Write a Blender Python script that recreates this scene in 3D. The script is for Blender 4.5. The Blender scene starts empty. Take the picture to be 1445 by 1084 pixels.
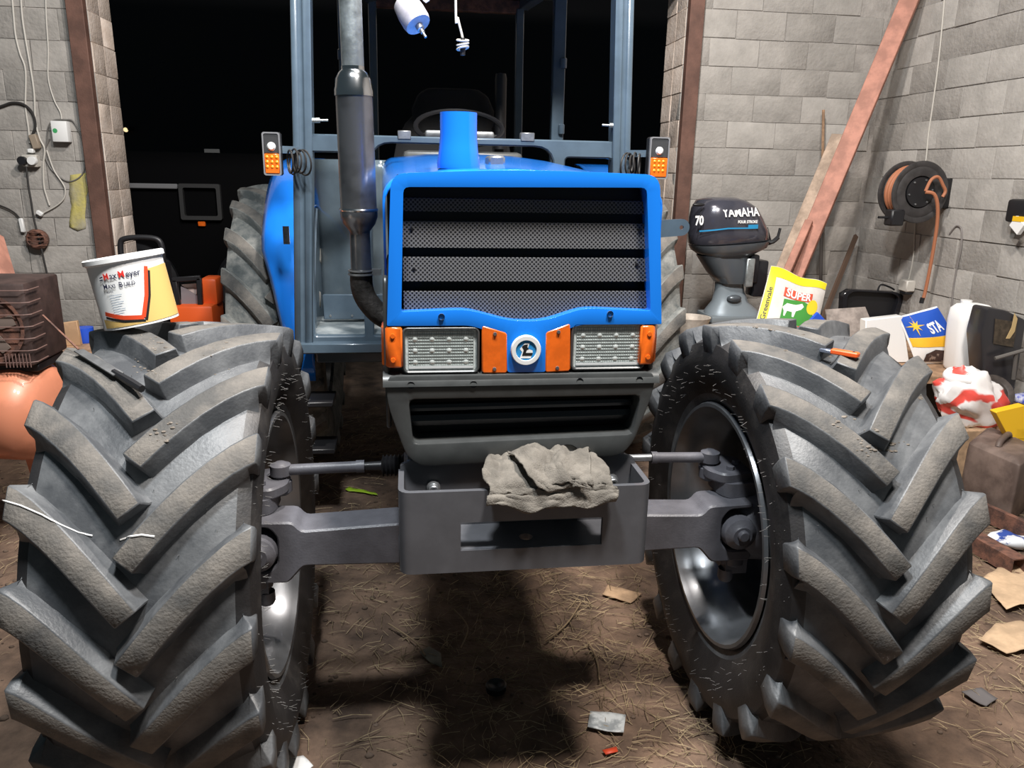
import bpy, bmesh, math, random
from mathutils import Vector, Matrix, noise
random.seed(7)
scene = bpy.context.scene
COL = scene.collection
V = Vector
# ---------------------------------------------------------------- camera
PITCH, YAW, ROLL, CAM_H = 0.2692, 0.1367, 0.0199, 1.7164
FPX, CX, CY = 1085.0, 722.5, 542.0
_fw = V((math.sin(YAW)*math.cos(PITCH), math.cos(YAW)*math.cos(PITCH), -math.sin(PITCH)))
_r0 = V((math.cos(YAW), -math.sin(YAW), 0)); _u0 = _r0.cross(_fw)
_r = _r0*math.cos(ROLL) + _u0*math.sin(ROLL); _u = _u0*math.cos(ROLL) - _r0*math.sin(ROLL)
CAM = V((0, 0, CAM_H))
cd = bpy.data.cameras.new('camera'); cam = bpy.data.objects.new('camera', cd); COL.objects.link(cam)
cd.sensor_width = 36.0; cd.lens = 36.0*FPX/1445.0; cd.clip_start = 0.05
m = Matrix((_r, _u, -_fw)).transposed().to_4x4(); m.translation = CAM
cam.matrix_world = m
scene.camera = cam
# ---------------------------------------------------------------- light of the barn at night
w = bpy.data.worlds.new('night'); scene.world = w; w.use_nodes = True
w.node_tree.nodes['Background'].inputs[0].default_value = (0.55, 0.75, 0.85, 1)
w.node_tree.nodes['Background'].inputs[1].default_value = 0.08
def lamp(name, loc, target, power, size, col):
    l = bpy.data.lights.new(name, 'AREA'); l.energy = power; l.shape = 'DISK'; l.size = size; l.color = col
    o = bpy.data.objects.new(name, l); COL.objects.link(o); o.location = loc
    o.rotation_euler = (V(target)-V(loc)).to_track_quat('-Z', 'Y').to_euler()
    return o
lamp('flood_light', (0.95, 0.75, 4.7), (0.5, 2.9, 0.4), 235, 0.5, (1.0, 0.94, 0.88))
lamp('flood_light', (-0.3, 0.95, 4.7), (0.0, 3.0, 0.6), 165, 0.42, (0.92, 0.97, 1.0))
lamp('flood_light', (0.6, 2.7, 4.9), (0.6, 5.6, 0.3), 200, 0.25, (1.0, 0.93, 0.87))
vs = scene.view_settings
vs.view_transform = 'Standard'; vs.look = 'None'; vs.exposure = 0.0; vs.gamma = 1.0; vs.use_curve_mapping = False

# ---------------------------------------------------------------- helpers
def P(px, py, X=None, Y=None, Z=None):
    """point of the place on the ray of a photo position, at a known world X, Y or Z"""
    d = _fw*FPX + _r*(px-CX) - _u*(py-CY)
    i, v = (0, X) if X is not None else (1, Y) if Y is not None else (2, Z)
    return CAM + d*((v-CAM[i])/d[i])
WL = {}
def catmull(pts, n=6, closed=False):
    pts = [V(p) for p in pts]; out = []; N = len(pts)
    for i in range(N if closed else N-1):
        if closed: a, b, c, d = pts[i-1], pts[i], pts[(i+1) % N], pts[(i+2) % N]
        else: a, b, c, d = pts[max(i-1, 0)], pts[i], pts[i+1], pts[min(i+2, N-1)]
        for k in range(n):
            t = k/n
            out.append(0.5*((2*b)+(c-a)*t+(2*a-5*b+4*c-d)*t*t+(3*b-a-3*c+d)*t**3))
    if not closed: out.append(pts[-1])
    return out
def rrect(x0, y0, x1, y1, r, seg=4):
    out = []
    for cx, cy, a in ((x1-r, y1-r, 0), (x0+r, y1-r, 90), (x0+r, y0+r, 180), (x1-r, y0+r, 270)):
        for k in range(seg+1):
            t = math.radians(a+90*k/seg); out.append((cx+r*math.cos(t), cy+r*math.sin(t)))
    return out
def rpoly(pts, r, seg=3):
    """polygon with rounded corners"""
    out = []; n = len(pts)
    for i in range(n):
        p = V(pts[i]); a = V(pts[i-1])-p; b = V(pts[(i+1) % n])-p
        rr = r[i] if isinstance(r, (list, tuple)) else r
        rr = min(rr, a.length*.45, b.length*.45)
        if rr <= 0: out.append(p); continue
        s = p+a.normalized()*rr; e = p+b.normalized()*rr
        for k in range(seg+1):
            t = k/seg; out.append(s*(1-t)**2+p*2*t*(1-t)+e*t*t)
    return out
class MB:
    def __init__(s): s.bm = bmesh.new(); s.mi = 0
    def face(s, vs, mi=None):
        try: f = s.bm.faces.new(vs)
        except ValueError: return None
        f.material_index = s.mi if mi is None else mi
        return f
    def vs(s, pts): return [s.bm.verts.new(p) for p in pts]
    def loft(s, secs, caps=True, closed=True):
        rows = [s.vs(q) for q in secs]; n = len(rows[0])
        for a, b in zip(rows, rows[1:]):
            for i in range(n if closed else n-1):
                j = (i+1) % n; s.face((a[i], a[j], b[j], b[i]))
        if caps and closed: s.face(rows[0][::-1]); s.face(rows[-1])
        return s
    def box(s, c, d, rot=None):
        c = V(c); h = [q/2 for q in d]; pts = []
        for z in (-1, 1):
            for x, y in ((-1, -1), (1, -1), (1, 1), (-1, 1)):
                p = V((x*h[0], y*h[1], z*h[2])); pts.append(c+(rot @ p if rot else p))
        return s.loft([pts[:4], pts[4:]])
    def beam(s, a, b, w, h, up=(0, 0, 1)):
        a, b = V(a), V(b); d = (b-a).normalized(); x = d.cross(V(up)).normalized(); y = x.cross(d)
        q = [(-1, -1), (1, -1), (1, 1), (-1, 1)]
        return s.loft([[p+x*i*w/2+y*j*h/2 for i, j in q] for p in (a, b)])
    def prism(s, pts, vec):
        vec = V(vec); pts = [V(p) for p in pts]
        return s.loft([pts, [p+vec for p in pts]])
    def plate(s, loops, vec):
        """flat plate with holes: first loop the outline, the rest holes"""
        t = bmesh.new(); ed = []
        for lp in loops:
            vv = [t.verts.new(p) for p in lp]
            ed += [t.edges.new((vv[i], vv[(i+1) % len(vv)])) for i in range(len(vv))]
        bmesh.ops.triangle_fill(t, use_beauty=True, use_dissolve=False, edges=ed)
        g = bmesh.ops.extrude_face_region(t, geom=t.faces[:])
        bmesh.ops.translate(t, verts=[e for e in g['geom'] if isinstance(e, bmesh.types.BMVert)], vec=V(vec))
        bmesh.ops.recalc_face_normals(t, faces=t.faces[:])
        return s.merge(t)
    def merge(s, t):
        mp = {v: s.bm.verts.new(v.co) for v in t.verts}
        for f in t.faces: s.face([mp[v] for v in f.verts])
        t.free(); return s
    def tube(s, path, r, seg=8, closed=False, caps=True):
        path = [V(p) for p in path]; n = len(path); secs = []; x = None
        for i, p in enumerate(path):
            if closed: d = path[(i+1) % n]-path[i-1]
            else: d = path[min(i+1, n-1)]-path[max(i-1, 0)]
            d.normalize()
            if x is None: x = d.orthogonal().normalized()
            else: x = (x-d*x.dot(d)).normalized()
            y = d.cross(x); rr = r[i] if isinstance(r, (list, tuple)) else r
            secs.append([p+(x*math.cos(2*math.pi*k/seg)+y*math.sin(2*math.pi*k/seg))*rr for k in range(seg)])
        if closed: secs.append(secs[0]); caps = False
        s.loft(secs, caps)
        if closed: bmesh.ops.remove_doubles(s.bm, verts=s.bm.verts[:], dist=1e-6)
        return s
    def lathe(s, prof, org, axis, seg=24, caps=False):
        """prof: (radius, height along axis)"""
        ax = V(axis).normalized(); x = ax.orthogonal().normalized(); y = ax.cross(x); org = V(org)
        rows = []
        for r, h in prof:
            if r < 1e-5: rows.append([s.bm.verts.new(org+ax*h)]); continue
            rows.append([s.bm.verts.new(org+ax*h+(x*math.cos(2*math.pi*k/seg)+y*math.sin(2*math.pi*k/seg))*r) for k in range(seg)])
        for a, b in zip(rows, rows[1:]):
            for i in range(seg):
                j = (i+1) % seg
                if len(a) == 1 and len(b) == 1: continue
                if len(a) == 1: s.face((a[0], b[j], b[i]))
                elif len(b) == 1: s.face((a[i], a[j], b[0]))
                else: s.face((a[i], a[j], b[j], b[i]))
        if caps:
            for q in (rows[0][::-1], rows[-1]):
                if len(q) > 1: s.face(q)
        return s
    def ball(s, c, rad, seg=12, rings=8, rot=None):
        c = V(c); rows = []
        for i in range(rings+1):
            t = math.pi*i/rings
            n = 1 if i in (0, rings) else seg
            row = []
            for k in range(n):
                a = 2*math.pi*k/seg
                p = V((rad[0]*math.sin(t)*math.cos(a), rad[1]*math.sin(t)*math.sin(a), rad[2]*math.cos(t)))
                row.append(s.bm.verts.new(c+(rot @ p if rot else p)))
            rows.append(row)
        for a, b in zip(rows, rows[1:]):
            for i in range(seg):
                j = (i+1) % seg
                if len(a) == 1: s.face((a[0], b[i], b[j]))
                elif len(b) == 1: s.face((a[j], a[i], b[0]))
                else: s.face((a[i], b[i], b[j], a[j]))
        return s
    def grid(s, fn, nu, nv):
        g = [[s.bm.verts.new(fn(i/nu, j/nv)) for j in range(nv+1)] for i in range(nu+1)]
        for i in range(nu):
            for j in range(nv): s.face((g[i][j], g[i+1][j], g[i+1][j+1], g[i][j+1]))
        return s
    def bevel(s, wd, seg=2, ang=35):
        bmesh.ops.recalc_face_normals(s.bm, faces=s.bm.faces[:])
        ed = [e for e in s.bm.edges if len(e.link_faces) == 2 and e.calc_face_angle(0) > math.radians(ang)]
        bmesh.ops.bevel(s.bm, geom=ed, offset=wd, segments=seg, affect='EDGES', profile=0.5, clamp_overlap=True)
        return s
    def out(s, name, mats, parent=None, origin=None, smooth=40, label=None, normals=True):
        if normals: bmesh.ops.recalc_face_normals(s.bm, faces=s.bm.faces[:])
        me = bpy.data.meshes.new(name)
        if origin is None:
            if s.bm.verts:
                lo = V([min(v.co[i] for v in s.bm.verts) for i in range(3)]); hi = V([max(v.co[i] for v in s.bm.verts) for i in range(3)])
                origin = V(((lo.x+hi.x)/2, (lo.y+hi.y)/2, lo.z))
            else: origin = V((0, 0, 0))
        origin = V(origin)
        bmesh.ops.translate(s.bm, verts=s.bm.verts[:], vec=-origin)
        s.bm.to_mesh(me); s.bm.free()
        if not isinstance(mats, (list, tuple)): mats = [mats]
        for q in mats: me.materials.append(q)
        if smooth:
            me.shade_smooth(); me.set_sharp_from_angle(angle=math.radians(smooth))
        o = bpy.data.objects.new(name, me); COL.objects.link(o)
        return place(o, origin, parent, label)
def place(o, origin, parent=None, label=None):
    WL[o.name] = V(origin)
    if parent is not None: o.parent = parent; o.location = V(origin)-WL[parent.name]
    else: o.location = origin
    if label: o['label'] = label
    return o
def thing(name, label, cat, loc, group=None):
    o = bpy.data.objects.new(name, None); COL.objects.link(o); o.empty_display_size = .1
    WL[o.name] = V(loc); o.location = loc
    return tag(o, label, cat, group)
def tag(o, label, cat, group=None):
    o['label'] = label; o['category'] = cat
    if group: o['group'] = group
    return o
def struct(o): o['kind'] = 'structure'; return o
def solid(o, th, off=0, split=False):
    md = o.modifiers.new('thickness', 'SOLIDIFY'); md.thickness = th; md.offset = off
    if split: o.modifiers.new('crisp', 'EDGE_SPLIT').split_angle = math.radians(35)
    return o
def shape2d(polys, maxlen=None):
    t = bmesh.new()
    for p in polys:
        try: t.faces.new([t.verts.new((q[0], q[1], 0)) for q in p])
        except ValueError: pass
    bmesh.ops.triangulate(t, faces=t.faces[:])
    if maxlen:
        for _ in range(5):
            ed = [e for e in t.edges if e.calc_length() > maxlen]
            if not ed: break
            bmesh.ops.subdivide_edges(t, edges=ed, cuts=1)
            bmesh.ops.triangulate(t, faces=[f for f in t.faces if len(f.verts) > 3])
    return t
def text2d(txt, size, x=0, y=0, rot=0, sx=1.0, bold=0.0, shear=0.0, align='CENTER', spacing=1.0):
    c = bpy.data.curves.new('lettering', 'FONT'); c.body = txt; c.size = size; c.align_x = align; c.align_y = 'CENTER'
    c.offset = bold; c.shear = shear; c.resolution_u = 3; c.space_character = spacing
    o = bpy.data.objects.new('lettering', c); COL.objects.link(o)
    dg = bpy.context.evaluated_depsgraph_get(); me = bpy.data.meshes.new_from_object(o.evaluated_get(dg))
    t = bmesh.new(); t.from_mesh(me); bmesh.ops.triangulate(t, faces=t.faces[:])
    COL.objects.unlink(o); bpy.data.objects.remove(o); bpy.data.curves.remove(c); bpy.data.meshes.remove(me)
    ca, sa = math.cos(rot), math.sin(rot)
    for v in t.verts:
        a, b = v.co.x*sx, v.co.y; v.co = (x+a*ca-b*sa, y+a*sa+b*ca, 0)
    return t
def decal(mb, t, surf, mi=0):
    mb.mi = mi
    for v in t.verts: v.co = surf(v.co.x, v.co.y)
    mb.merge(t); mb.mi = 0
def hit(px, py):
    """first surface of the built scene seen at a photo position"""
    dg = bpy.context.evaluated_depsgraph_get(); dg.update()
    d = (_fw*FPX + _r*(px-CX) - _u*(py-CY)).normalized()
    ok, loc, nor, _, ob, _ = scene.ray_cast(dg, CAM, d)
    return loc, nor
def strip(pts, wd):
    """closed outline of a thick 2D polyline, as quads"""
    out = []
    for a, b in zip(pts, pts[1:]):
        a, b = V(a), V(b); d = (b-a).normalized(); n = V((-d.y, d.x))*wd/2
        out.append([a-n, b-n, b+n, a+n])
    return out
def circle2d(cx, cy, r, n=24): return [(cx+r*math.cos(2*math.pi*k/n), cy+r*math.sin(2*math.pi*k/n)) for k in range(n)]
# ---------------------------------------------------------------- materials
def M(name, col, rough=.5, metal=0.0, var=0.0, scale=12.0, bump=0.0, bscale=80.0, col2=None, lo=.4, hi=.62, coat=0.0, spec=.5, rnd=0.0, emit=0.0, detail=5.0, trans=0.0):
    mt = bpy.data.materials.new(name); mt.use_nodes = True; nt = mt.node_tree; N = nt.nodes; L = nt.links
    b = N['Principled BSDF']; c4 = (col[0], col[1], col[2], 1)
    b.inputs['Base Color'].default_value = c4; b.inputs['Roughness'].default_value = rough; b.inputs['Metallic'].default_value = metal
    b.inputs['Specular IOR Level'].default_value = spec; b.inputs['Coat Weight'].default_value = coat; b.inputs['Coat Roughness'].default_value = .08
    b.inputs['Transmission Weight'].default_value = trans
    if emit: b.inputs['Emission Color'].default_value = c4; b.inputs['Emission Strength'].default_value = emit
    out = None
    if var or col2 or bump or rnd:
        tc = N.new('ShaderNodeTexCoord'); oi = N.new('ShaderNodeObjectInfo')
        ad = N.new('ShaderNodeVectorMath'); ad.operation = 'ADD'; sc = N.new('ShaderNodeVectorMath'); sc.operation = 'SCALE'
        sc.inputs[0].default_value = (37.0, 11.0, 23.0); L.new(oi.outputs['Random'], sc.inputs['Scale'])
        L.new(tc.outputs['Object'], ad.inputs[0]); L.new(sc.outputs[0], ad.inputs[1]); co = ad.outputs[0]
    if var or col2:
        n = N.new('ShaderNodeTexNoise'); n.inputs['Scale'].default_value = scale; n.inputs['Detail'].default_value = detail; n.inputs['Roughness'].default_value = .62
        L.new(co, n.inputs['Vector'])
        rp = N.new('ShaderNodeValToRGB'); L.new(n.outputs['Fac'], rp.inputs['Fac'])
        e = rp.color_ramp.elements; e[0].position = lo; e[1].position = hi
        e[0].color = c4 if col2 else tuple(q*(1-var) for q in col)+(1,)
        e[1].color = (tuple(col2)+(1,)) if col2 else tuple(min(1, q*(1+var)) for q in col)+(1,)
        out = rp.outputs['Color']; L.new(out, b.inputs['Base Color'])
    if rnd:
        mp = N.new('ShaderNodeMapRange'); mp.inputs['To Min'].default_value = 1-rnd; mp.inputs['To Max'].default_value = 1+rnd
        L.new(oi.outputs['Random'], mp.inputs['Value'])
        mx = N.new('ShaderNodeVectorMath'); mx.operation = 'SCALE'; L.new(mp.outputs[0], mx.inputs['Scale'])
        if out: L.new(out, mx.inputs[0])
        else: mx.inputs[0].default_value = col
        L.new(mx.outputs[0], b.inputs['Base Color'])
    if bump:
        n2 = N.new('ShaderNodeTexNoise'); n2.inputs['Scale'].default_value = bscale; n2.inputs['Detail'].default_value = 4
        L.new(co, n2.inputs['Vector']); bp = N.new('ShaderNodeBump'); bp.inputs['Strength'].default_value = bump; bp.inputs['Distance'].default_value = .01
        L.new(n2.outputs['Fac'], bp.inputs['Height']); L.new(bp.outputs[0], b.inputs['Normal'])
    return mt
blue = M('blue_paint', (.012, .22, .86), .2, 0, coat=.7)
grey_paint = M('grey_paint', (.105, .107, .118), .42, 0, var=.1, scale=9, coat=.15)
axle_paint = M('axle_grey_paint', (.12, .12, .137), .42, 0, var=.12, scale=14, bump=.08, bscale=150)
cab_paint = M('cab_slate_paint', (.075, .108, .142), .3, 0, var=.1, scale=6, coat=.35)
shroud_m = M('charcoal_plastic', (.055, .058, .058), .36, 0, var=.12, scale=14)
black = M('black_plastic', (.012, .012, .014), .45)
black_gloss = M('black_gloss', (.012, .012, .015), .22)
rubber = M('tyre_rubber', (.06, .064, .07), .46, 0, col2=(.17, .175, .18), scale=7, lo=.42, hi=.75, bump=.12, bscale=120, spec=.55)
dust = M('dusty_lug_face', (.075, .073, .07), .85, 0, col2=(.2, .18, .158), scale=9, lo=.35, hi=.7, bump=.3, bscale=140)
side_rubber = M('sidewall_rubber', (.022, .021, .022), .5, 0, col2=(.06, .055, .052), scale=9, lo=.5, hi=.75, bump=.1, bscale=160)
old_rubber = M('dried_mud_rubber', (.09, .1, .1), .75, 0, col2=(.23, .23, .215), scale=11, bump=.25, bscale=90)
hair_m = M('rubber_hair', (.16, .155, .15), .6)
rim_m = M('rim_silver', (.2, .205, .215), .28, .55, var=.15, scale=5, coat=.2)
chrome = M('polished_metal', (.62, .64, .66), .16, 1.0)
galv = M('galvanised_pipe', (.5, .55, .56), .38, .85, var=.35, scale=10, bump=.1, bscale=60)
muffler_m = M('dark_polished_steel', (.2, .2, .21), .27, .9, var=.4, scale=6)
burnt = M('heat_stained_iron', (.05, .045, .042), .55, .5, var=.4, scale=22, bump=.3, bscale=90)
steel = M('dull_steel', (.3, .31, .32), .4, .8, var=.2, scale=20)
orange_lens = M('amber_lens', (.82, .145, .012), .25, 0, var=.1, scale=30, coat=.4)
clear_lens = M('ribbed_lens', (.7, .75, .73), .2, .15, var=.18, scale=120, coat=.5)
lens_line = M('lens_rib', (.3, .33, .32), .3)
lens_bright = M('reflector_facet', (.78, .8, .8), .2, .2)
led_m = M('led_facet', (.66, .7, .68), .12, .3)
white_p = M('white_plastic', (.8, .8, .79), .4)
white_b = M('bright_white', (.88, .88, .87), .5)
red_print = M('red_print', (.72, .03, .02), .5)
navy_print = M('navy_print', (.012, .014, .05), .5)
black_print = M('black_print', (.01, .01, .01), .5)
seat_m = M('seat_cloth', (.012, .012, .013), .85, bump=.2, bscale=200)
rag_m = M('taupe_cloth', (.19, .17, .145), .95, 0, var=.22, scale=18, bump=.35, bscale=300)
wood = M('weathered_wood', (.36, .22, .13), .75, 0, var=.3, scale=14)
rust = M('rusty_steel', (.07, .036, .028), .75, 0, col2=(.2, .09, .06), scale=18, bump=.2, bscale=120)
post_m = M('brown_post', (.125, .062, .045), .7, 0, var=.22, scale=6, bump=.12, bscale=90)
salmon = M('salmon_beam', (.43, .2, .145), .7, 0, var=.2, scale=9)
pale_wood = M('pale_timber', (.45, .34, .26), .8, 0, var=.25, scale=10)
block_m = M('concrete_block', (.3, .282, .26), .92, 0, col2=(.41, .385, .355), scale=6, lo=.3, hi=.68, bump=.55, bscale=38, rnd=.06, detail=8)
pinkblock_m = M('pinkish_block', (.6, .49, .41), .92, 0, col2=(.75, .64, .56), scale=7, bump=.5, bscale=42, rnd=.08, detail=8)
mortar_m = M('mortar', (.28, .26, .24), .95, 0, col2=(.44, .41, .38), scale=5, bump=.5, bscale=60)
yellow_stain = M('yellow_stained_block', (.36, .33, .24), .92, 0, col2=(.52, .45, .14), scale=6, lo=.35, hi=.6, bump=.5, bscale=38)
soil = M('barn_dirt', (.058, .037, .026), .95, 0, col2=(.21, .135, .092), scale=5.5, lo=.33, hi=.68, bump=1.0, bscale=42, detail=12)
straw_m = M('straw', (.11, .075, .04), .8, 0, col2=(.52, .4, .24), scale=14, lo=.34, hi=.68)
card_m = M('brown_card', (.42, .28, .17), .85, 0, var=.2, scale=18)
cable_w = M('white_cable', (.55, .52, .47), .5)
cable_b = M('black_cable', (.025, .023, .022), .5)
blue_p = M('blue_plastic', (.02, .09, .6), .4)
yellow_p = M('yellow_plastic', (.85, .5, .015), .45)
orange_p = M('orange_plastic', (.85, .12, .02), .45)
# perforated sheet of the grille
def perforated():
    mt = bpy.data.materials.new('perforated_sheet'); mt.use_nodes = True; nt = mt.node_tree; N = nt.nodes; L = nt.links
    b = N['Principled BSDF']; b.inputs['Roughness'].default_value = .45
    tc = N.new('ShaderNodeTexCoord'); sp = N.new('ShaderNodeSeparateXYZ'); L.new(tc.outputs['Object'], sp.inputs[0])
    def mth(op, a, c=None):
        n = N.new('ShaderNodeMath'); n.operation = op
        for i, q in enumerate((a, c)):
            if q is None: continue
            if isinstance(q, (int, float)): n.inputs[i].default_value = q
            else: L.new(q, n.inputs[i])
        return n.outputs[0]
    k = 2*math.pi/.0105
    u = mth('MULTIPLY', mth('ADD', sp.outputs['X'], sp.outputs['Z']), k); v = mth('MULTIPLY', mth('SUBTRACT', sp.outputs['X'], sp.outputs['Z']), k)
    f = mth('MULTIPLY', mth('SINE', u), mth('SINE', v)); g = mth('GREATER_THAN', mth('ADD', mth('SINE', u), mth('SINE', v)), 0.2)
    mx = N.new('ShaderNodeMix'); mx.data_type = 'RGBA'; mx.inputs[6].default_value = (.13, .13, .135, 1); mx.inputs[7].default_value = (.006, .006, .008, 1)
    L.new(g, mx.inputs[0]); L.new(mx.outputs[2], b.inputs['Base Color'])
    return mt
mesh_m = perforated()
# ================================================================ the setting
mb = MB()
def gz(x, y): return .012*noise.noise(V((x*1.3, y*1.3, 0)))+.008*noise.noise(V((x*5, y*5, 3)))+.007*noise.noise(V((x*14, y*14, 8)))-.014
NX, NY = 330, 360
mb.grid(lambda u, v: V((-6+12*u, -1+15*v, gz(-6+12*u, -1+15*v))), NX, NY)
floor = struct(mb.out('floor', soil, origin=(0, 0, 0), smooth=80))
WY = 6.1; X_L, X_R, WX = -2.15, 2.11, 3.75
Z0 = -.07   # bed joint height
def block_mesh(name, l, d, h, mat):
    b = MB(); b.box((0, 0, 0), (l, d, h)).bevel(.0035, 1)
    for v in b.bm.verts:
        v.co += V((random.uniform(-1, 1), random.uniform(-1, 1), random.uniform(-1, 1)))*.0018
    o = b.out(name, mat, origin=(0, 0, 0)); me = o.data; bpy.data.objects.remove(o)
    return me
BL = [block_mesh('block', .396, .1, .196, block_m) for _ in range(5)]
BH = [block_mesh('half_block', .196, .1, .196, block_m) for _ in range(3)]
BP = [block_mesh('reveal_block', .225, .1, .196, pinkblock_m) for _ in range(4)]
def lay(parent, me, loc, rotz=0, mat=None):
    o = bpy.data.objects.new('block', me); COL.objects.link(o); place(o, loc, parent); o.rotation_euler.z = rotz
    if mat: o.material_slots[0].link = 'OBJECT'; o.material_slots[0].material = mat
    return o
# back wall, two sides of the doorway and the lintel over it, as mortar behind the blocks
def backing(name, lo, hi):
    b = MB(); b.box([(a+c)/2 for a, c in zip(lo, hi)], [c-a for a, c in zip(lo, hi)])
    return struct(b.out(name, mortar_m))
wall_back_left = backing('wall_back_left', (-6, WY+.004, -.05), (X_L-.006, WY+.45, 4.6))
wall_back_right = backing('wall_back_right', (X_R+.006, WY+.004, -.05), (WX+.3, WY+.45, 4.6))
wall_lintel = backing('wall_lintel', (X_L-.006, WY+.004, 3.13), (X_R+.006, WY+.45, 4.6))
wall_right = backing('wall_right', (WX+.004, 0.5, -.05), (WX+.3, WY+.004, 4.6))
for row in range(0, 16):
    z = Z0+.2*row+.1
    sh = .2 if row % 2 else 0
    # left of the door
    x = X_L-.2-.001
    if row % 2: lay(wall_back_left, random.choice(BH), (X_L-.1, WY+.046+random.uniform(-.003, .003), z)); x = X_L-.2-.2
    for k in range(3):
        if row >= 1:
            mt = None
            lay(wall_back_left, random.choice(BL), (x, WY+.046+random.uniform(-.003, .003), z+random.uniform(-.002, .002)), 0, mt)
        x -= .4
    # right of the door
    x = X_R+.2
    if row % 2: lay(wall_back_right, random.choice(BH), (X_R+.1, WY+.046+random.uniform(-.003, .003), z)); x = X_R+.4
    while x < WX-.05:
        if x+.2 > WX: lay(wall_back_right, random.choice(BH), (x-.1, WY+.046, z))
        else: lay(wall_back_right, random.choice(BL), (x, WY+.046+random.uniform(-.003, .003), z+random.uniform(-.002, .002)))
        x += .4
    # reveals of the doorway
    for k in range(2):
        lay(wall_back_left, random.choice(BP), (X_L-.05+random.uniform(-.003, .003), WY+.114+.227*k, z), math.pi/2)
        lay(wall_back_right, random.choice(BP), (X_R+.05+random.uniform(-.003, .003), WY+.114+.227*k, z), math.pi/2)
    # right wall
    y = WY-.2-sh
    for k in range(6):
        lay(wall_right, random.choice(BL), (WX+.046+random.uniform(-.004, .004), y, z+random.uniform(-.003, .003)), math.pi/2)
        y -= .4
# patch of old yellow paint on the left wall
b = MB(); t = shape2d([[(P(x, y, Y=WY).x, P(x, y, Y=WY).z) for x, y in ((100, 247), (122, 244), (124, 270), (121, 300), (122, 322), (110, 326), (98, 320), (101, 290), (98, 268))]], .05)
decal(b, t, lambda u, v: V((u+.008*noise.noise(V((u*30, v*30, 1))), WY-.0095, v))); solid(b.out('yellow_paint_patch', yellow_stain, wall_back_left), .001)
# brown door posts standing proud of the wall at both jambs
for n, (x0, x1) in enumerate(((X_L-.115, X_L-.004), (X_R+.004, X_R+.115))):
    b = MB(); b.box(((x0+x1)/2, WY-.037, 1.75), (x1-x0, .07, 3.5)).bevel(.004, 1)
    struct(b.out('trim_%d' % (n+1), post_m))
far = MB(); far.box((0, 13.2, 2.6), (20, .2, 5.4)); struct(far.out('dark_backdrop', M('backdrop_black', (.01, .01, .012), .9)))  # added black backdrop: hides the world background, stands in for darkness past the doorway

# ================================================================ the tractor
XT, YW = .28, 2.15
tractor = thing('tractor', 'blue and grey tractor with big lugged tyres and an open cab frame', 'tractor', (XT, YW, 0))
T = tractor
# ---- tyres
def lug_mesh(name, side, Rt, half, n, dth, wd, hgt, mats):
    """one bar lug about the X axis: crown end at angle 0, shoulder end swept up by dth"""
    b = MB(); secs = []; fl_ = Rt-hgt
    ts = [0, .16, .32, .48, .64, .8, .92, 1.0]
    for i, t in enumerate(ts+[1.05, 1.1]):
        if t <= 1: lat = -.004+(half+.006)*t; rt = Rt-.02*(lat/half)**2; rb = fl_-.02*(lat/half)**2
        elif t < 1.1: lat = half+.004; rt = Rt-.052; rb = fl_-.05
        else: lat = half-.004; rt = Rt-.105; rb = fl_-.09
        tt = min(t, 1.0); th = dth*(1-(1-tt)**1.28)
        wt = wd*(1.0+.12*(1-tt))*.5
        k = 1 if t <= 1 else .7
        latb = lat-(.03 if t >= 1 else 0)
        row = []
        for a, r, l in ((-wt-.034*k, rb-.006, latb), (-wt-.014*k, rb+.01, latb), (-wt, rt, lat), (wt, rt, lat), (wt+.014*k, rb+.01, latb), (wt+.034*k, rb-.006, latb)):
            m_ = dth*1.28*max(.02, 1-tt)**.28*Rt/(half+.016); c_ = 1/math.sqrt(1+m_*m_); ap = a*c_; k2 = (1-tt)**.7
            l -= k2*ap*m_*c_
            q = th+(ap*c_*k2+a*(1-k2))/Rt; row.append((side*l, -r*math.cos(q), r*math.sin(q)))
        secs.append(row)
    rows = [b.vs(q) for q in secs]
    for i, (a, c) in enumerate(zip(rows, rows[1:])):
        for k in range(5): b.face((a[k], a[k+1], c[k+1], c[k]), 1 if k == 2 and i < len(ts)-1 else 0)
    b.face(rows[0], 0); b.face(rows[-1][::-1], 0)
    bmesh.ops.recalc_face_normals(b.bm, faces=b.bm.faces[:])
    ed = [e for e in b.bm.edges if e.calc_face_angle(0) > .8]
    bmesh.ops.bevel(b.bm, geom=ed, offset=.006, segments=1, affect='EDGES', clamp_overlap=True)
    o = b.out(name, mats, origin=(0, 0, 0), smooth=44); me = o.data; bpy.data.objects.remove(o)
    return me
def tyre_profile(R, half, h, rim):
    c = R-h
    return [(rim, -half*.80), (rim+.03, -half*.86), (rim+.08, -half*.95), (rim+.13, -half), (c-.055, -half*.985), (c-.025, -half*.95), (c-.008, -half*.84), (c, -half*.5), (c+.003, 0),
            (c, half*.5), (c-.008, half*.84), (c-.025, half*.95), (c-.055, half*.985), (rim+.13, half), (rim+.08, half*.95), (rim+.03, half*.86), (rim, half*.80)]
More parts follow.
